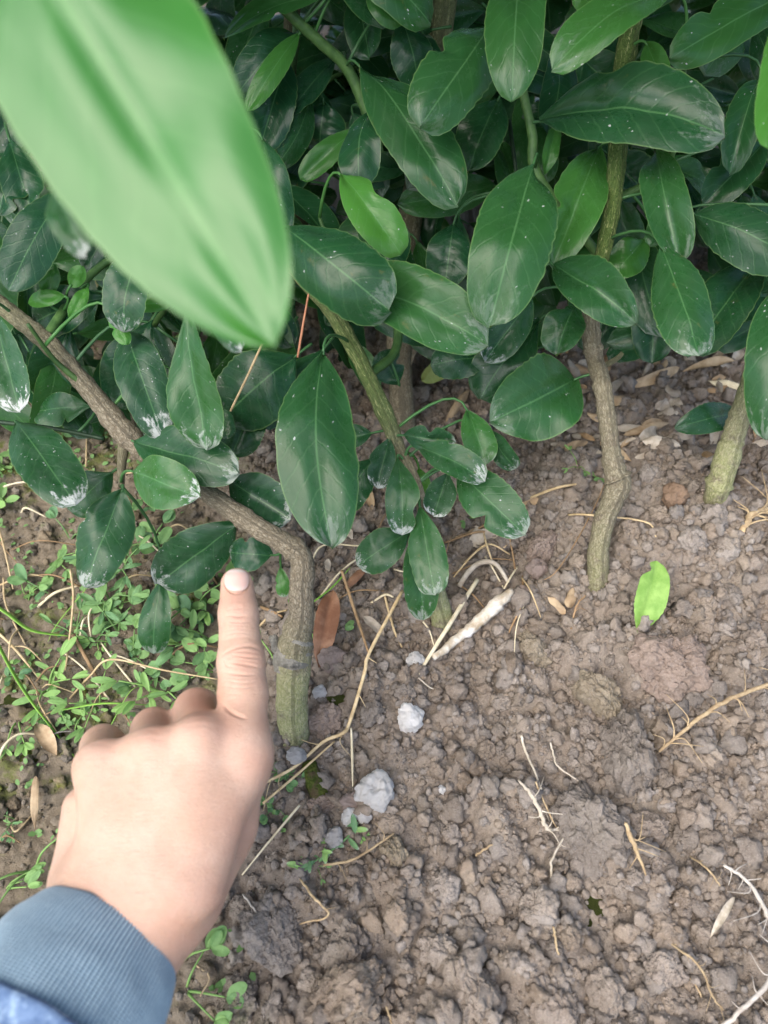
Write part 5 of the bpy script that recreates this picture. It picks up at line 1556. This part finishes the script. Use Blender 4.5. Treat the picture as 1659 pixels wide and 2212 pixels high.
# weed with narrow grey leaves
gw = foot(735, 1840)
ge = empty('weed', gw, 'grey leaved trailing weed below the pale lumps', 'weed', 'weeds in the bed')
for k in range(15):
    t = k/14
    q = G(770 - 115*t + random.uniform(-14, 14), 1795 + 85*t + random.uniform(-14, 14), .006)
    dn = Vector((random.uniform(-1, 1), random.uniform(-1, .6), random.uniform(0, .5))).normalized()
    ll = random.uniform(.006, .011)
    P2, F2, UV2 = leaf_grid(ll, ll*.3, 10, 4, .1, .4, .1, .3, .05, k)
    o = mk('leaf', P2 @ frame(q, q+dn, 0).T + np.array(q), F2, M['weed'], ge, UV2); o['tone'] = random.choice([.1, .2, .9]); o['dust'] = .6
C = catmull([G(775, 1790, .004), G(730, 1835, .006), G(650, 1885, .004)], 6)
V, F, UV = tube(C, [.0007, .0007, .0004], 5)
o = mk('stem', V, F, M['weed'], ge, np.tile([[.3, .5]], (len(V), 1))); o['tone'] = .3; o['dust'] = 0.

# long grass blades at the left edge
for i, (pts, wd, lab) in enumerate([
    ([(-20, 1330, .03), (30, 1440, .022), (80, 1530, .014), (165, 1640, .0)], 20, 'long bright grass blade slanting down from the left edge'),
    ([(-20, 1330, .03), (50, 1375, .026), (95, 1400, .02), (165, 1395, .01)], 16, 'yellowish folded grass blade at the left edge'),
    ([(150, 1555, .012), (240, 1548, .016), (330, 1545, .012)], 8, 'thin green grass stalk running level behind the knuckles'),
    ([(200, 1290, .01), (140, 1370, .012), (112, 1400, .006)], 6, 'thin green grass stalk beside the standing straw'),
    ([(670, 1350, .02), (720, 1310, .02), (760, 1262, .018)], 7, 'thin green grass stalk right of the bent stem'),
    ([(240, 1600, .008), (300, 1530, .02), (330, 1500, .01)], 6, 'short grass stalk behind the ring finger knuckle'),
]):
    P = [G(q[0], q[1], q[2]+.002) for q in pts]
    C = catmull(P, 8)
    V, F, UV = tube(C, [PX(wd/2, .45)*t for t in (1, 1, .9, .3)], 6, flat=.25)
    tag(mk('grass_blade', V, F, M['grass'], None, UV, origin=P[0]), lab, 'grass', 'grass blades on the left strip')

# carpet of tiny leaflets and moss on the left strip: nobody could count it
rng = np.random.default_rng(5)
N = 1700
x = rng.uniform(-.36, -.02, N*4); y = rng.uniform(.06, .68, N*4)
k = (rng.uniform(0, 1, N*4) > tilled(x, y)*1.3) & (fbm2(x*30, y*30, 77, 3) > -.05)
x, y = x[k][:N], y[k][:N]; n = len(x)
z = Hfine(x, y) + rng.uniform(.0005, .006, n)
az = rng.uniform(0, 6.283, n); el = rng.uniform(-.2, .7, n); ln = rng.uniform(.0022, .0058, n)
dx = np.stack([np.cos(az)*np.cos(el), np.sin(az)*np.cos(el), np.sin(el)], 1)*ln[:, None]
sd = np.stack([-np.sin(az), np.cos(az), rng.uniform(-.4, .4, n)], 1)*(ln*.33)[:, None]
c0 = np.stack([x, y, z], 1)
up_ = np.array([0, 0, .0004])
VV = np.stack([c0, c0+dx*.35+sd+up_, c0+dx*.8+sd*.7+up_, c0+dx, c0+dx*.8-sd*.7+up_, c0+dx*.35-sd+up_], 1).reshape(-1, 3)
FF = (np.array([[0, 5, 4, 3, 2, 1]])[:, ::1] + (np.arange(n)*6)[:, None])
uvs = np.tile(np.array([[0, 0], [.35, .8], [.8, .8], [1, 0], [.8, -.8], [.35, -.8]]), (n, 1))
gc = mk('ground_cover', VV, FF, M['weed'], None, uvs)
gc['kind'] = 'stuff'; gc['tone'] = .55; gc['dust'] = 0.
tag(gc, 'carpet of tiny green leaflets and moss on the left strip', 'ground cover')
